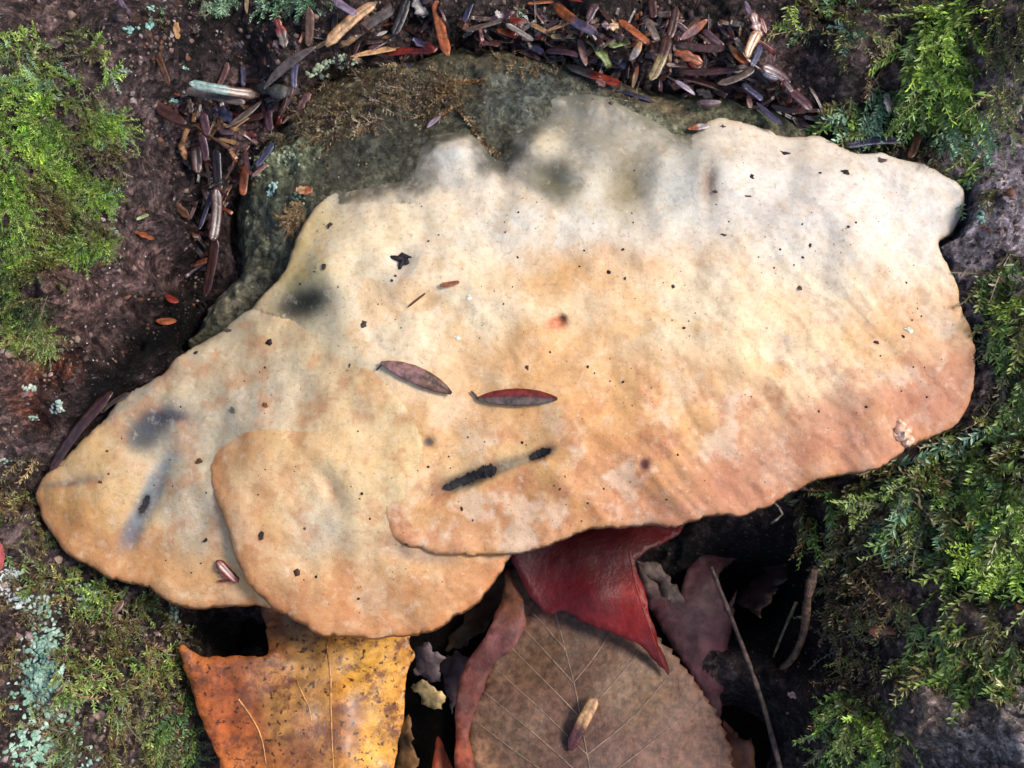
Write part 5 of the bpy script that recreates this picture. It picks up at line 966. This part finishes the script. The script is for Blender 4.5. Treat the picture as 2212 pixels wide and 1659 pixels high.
# sunken black gashes in the skin: parts of the fungus
def gash(q_, L_, W_, ang, seed):
    rg = np.random.default_rng(seed); n = 22; t = np.linspace(-1, 1, n); a = math.radians(ang); half = W_/2*np.sqrt(np.maximum(0, 1-np.abs(t)**2.6))*rg.uniform(.65, 1.2, n)+.6; mid_ = rg.normal(0, W_*.07, n)
    Q = []
    for s_ in (-1, 0, 1):
        u, v = t*L_/2, mid_+s_*half*rg.uniform(.8, 1.15, n); Q.append(np.stack([q_[0]+u*math.cos(a)-v*math.sin(a), q_[1]+u*math.sin(a)+v*math.cos(a)], 1))
    P = rest(np.concatenate(Q)); P[:, 2] += .00012; P[n:2*n, 2] -= .0001; F = []
    for r_ in range(2):
        for i in range(n-1): F.append((r_*n+i, r_*n+n+i, r_*n+n+i+1, r_*n+i+1))
    child(mesh_obj('gash', P, F, M_DRY, None, np.tile(lin((34, 30, 32)), (len(P), 1))*rg.uniform(.5, 1.6, (len(P), 1))), fung)
gash((1000,1039), 96, 21, -22, 3); gash((1052,1018), 44, 24, -12, 4); gash((1167,981), 50, 17, -22, 5); gash((313,1090), 44, 14, -66, 6)
# wet orange lump on the cap rim
def lump():
    p = rest([(1948,934)])[0]; o = empty('resin_lump', tuple(p)); tag(o, 'glossy orange lump stuck to the pinkish rim of the cap', 'lump')
    m = new_mat('wet_resin', .15, .6, .6, .5); base(m, mix(m, tex(m, 900, 4), (.78, .42, .25), (.85, .62, .48)))
    for dx, dy, r_ in ((0, 2, 19), (-4, -18, 12), (8, 18, 15), (-13, 10, 10)):
        rg = np.random.default_rng(int(r_+dx+50)); V = []; F = []; na_, nb_ = 12, 7; s_ = .18/2212
        for j in range(nb_+1):
            th = math.pi*j/nb_
            for i in range(na_):
                ph = 2*math.pi*i/na_; k = r_*s_*(1+.2*math.sin(3*ph+dx)+rg.uniform(-.28, .25)); V.append((dx*s_+k*math.sin(th)*math.cos(ph), -dy*s_+k*math.sin(th)*math.sin(ph), .0003+k*.75*math.cos(th)))
        for j in range(nb_):
            for i in range(na_): F.append((j*na_+i, (j+1)*na_+i, (j+1)*na_+(i+1) % na_, j*na_+(i+1) % na_))
        mesh_obj('bead', V, F, m, o)
lump()
# red leaf edge at the far side of the lower bark
leaf('leaf_scrap', 'pinkish red leaf edge on bark beyond the smallest lobe tip', [(-30,1160),(2,1170),(8,1190),(10,1215),(2,1230),(-30,1240)], pz([(0,1160,-14),(10,1200,-15),(0,1240,-14)]), M_RED, lambda q, xy: blend_cols(q, (178,92,92), [], 0)*.85)

# ------------------------------------------------------------------ tell look-alikes apart by what they lie next to
bpy.context.view_layer.update()
LM = {}
for key, short in [('curved brown needle with a blue-green', 'blue-green ended needle'), ('rough grey twig stub', 'rough grey twig stub'), ('broad arched grey-brown', 'broad arched needle'), ('long dark red-brown needle hanging', 'lowest crevice needle'),
  ('black needle with bright blue sheen', 'blue-sheened crust needle'), ('upper one of the big', 'upper big tan needle'), ('lower one of the big', 'grey-striped tan needle'), ('upright orange needle', 'upright orange needle'), ('long thin tan needle', 'long thin tan needle'),
  ('large orange-brown needle with a lilac', 'lilac-shining orange needle'), ('dark green-grey leaf scrap', 'green-grey leaf scrap'), ('bright orange needle lying on top', 'bright orange needle'), ('grey at one end and rusty', 'grey and rusty needle'), ('thin blue-grey needle lying alone', 'lone blue-grey needle'),
  ('pale olive tip', 'olive-tipped needle'), ('uppermost across the drift', 'uppermost grey-brown needle'), ('vivid blue shine', 'vivid blue needle'), ('wide purple-brown needle end', 'wide purple-brown needle'), ('knobby dark twig', 'knobby dark twig'), ('short tan twig hooked', 'hooked tan twig'),
  ('silvery blue needle', 'silvery blue needle'), ('white papery scale', 'white papery scale'), ('thin brown root hanging', 'hanging brown root'), ('short orange needle lying on bark', 'short orange needle'), ('glossy orange lump', 'orange lump'), ('mint lichen fleck on the lavender', 'mint lichen fleck'),
  ('pale papery scale with orange', 'papery scale on the cap'), ('forked pale stem', 'forked pale stem'), ('pale square chip', 'pale square chip'), ('brown rotten stick', 'rotten stick'), ('tiny lilac moss capsule', 'lilac capsule'), ('straw-thin tan stalk', 'straw-thin stalk')]:
    for o in C.objects:
        if o.parent is None and key in o.get('label', ''): LM[short] = sum((o.matrix_world @ Vector(c_) for c_ in o.bound_box), Vector())/8 if o.type == 'MESH' else o.location.copy()
sets = {}
for o in C.objects:
    if o.parent is None and o.get('group') and o.get('kind') is None: sets.setdefault(o['label'].split(' lying in')[0].split(' lying on')[0].split(' on the b')[0].split(' on the l')[0], []).append(o)
for kind_, obs in sets.items():
    if len(obs) < 2: continue
    cen = lambda o: sum((o.matrix_world @ Vector(c_) for c_ in o.bound_box), Vector())/8
    pos = [(o, cen(o)) for o in obs]; done = set(); pairs = []
    for short, p in LM.items():
        o, q_ = min(pos, key=lambda t: (t[1]-p).length); pairs.append(((q_-p).length, short, o))
    for dist_, short, o in sorted(pairs, key=lambda t: t[0]):
        if o.name in done or dist_ > .022: continue
        done.add(o.name); o['label'] = f'{kind_} lying closest to the {short}' if 'frond' not in kind_ else f'{kind_} growing closest to the {short}'
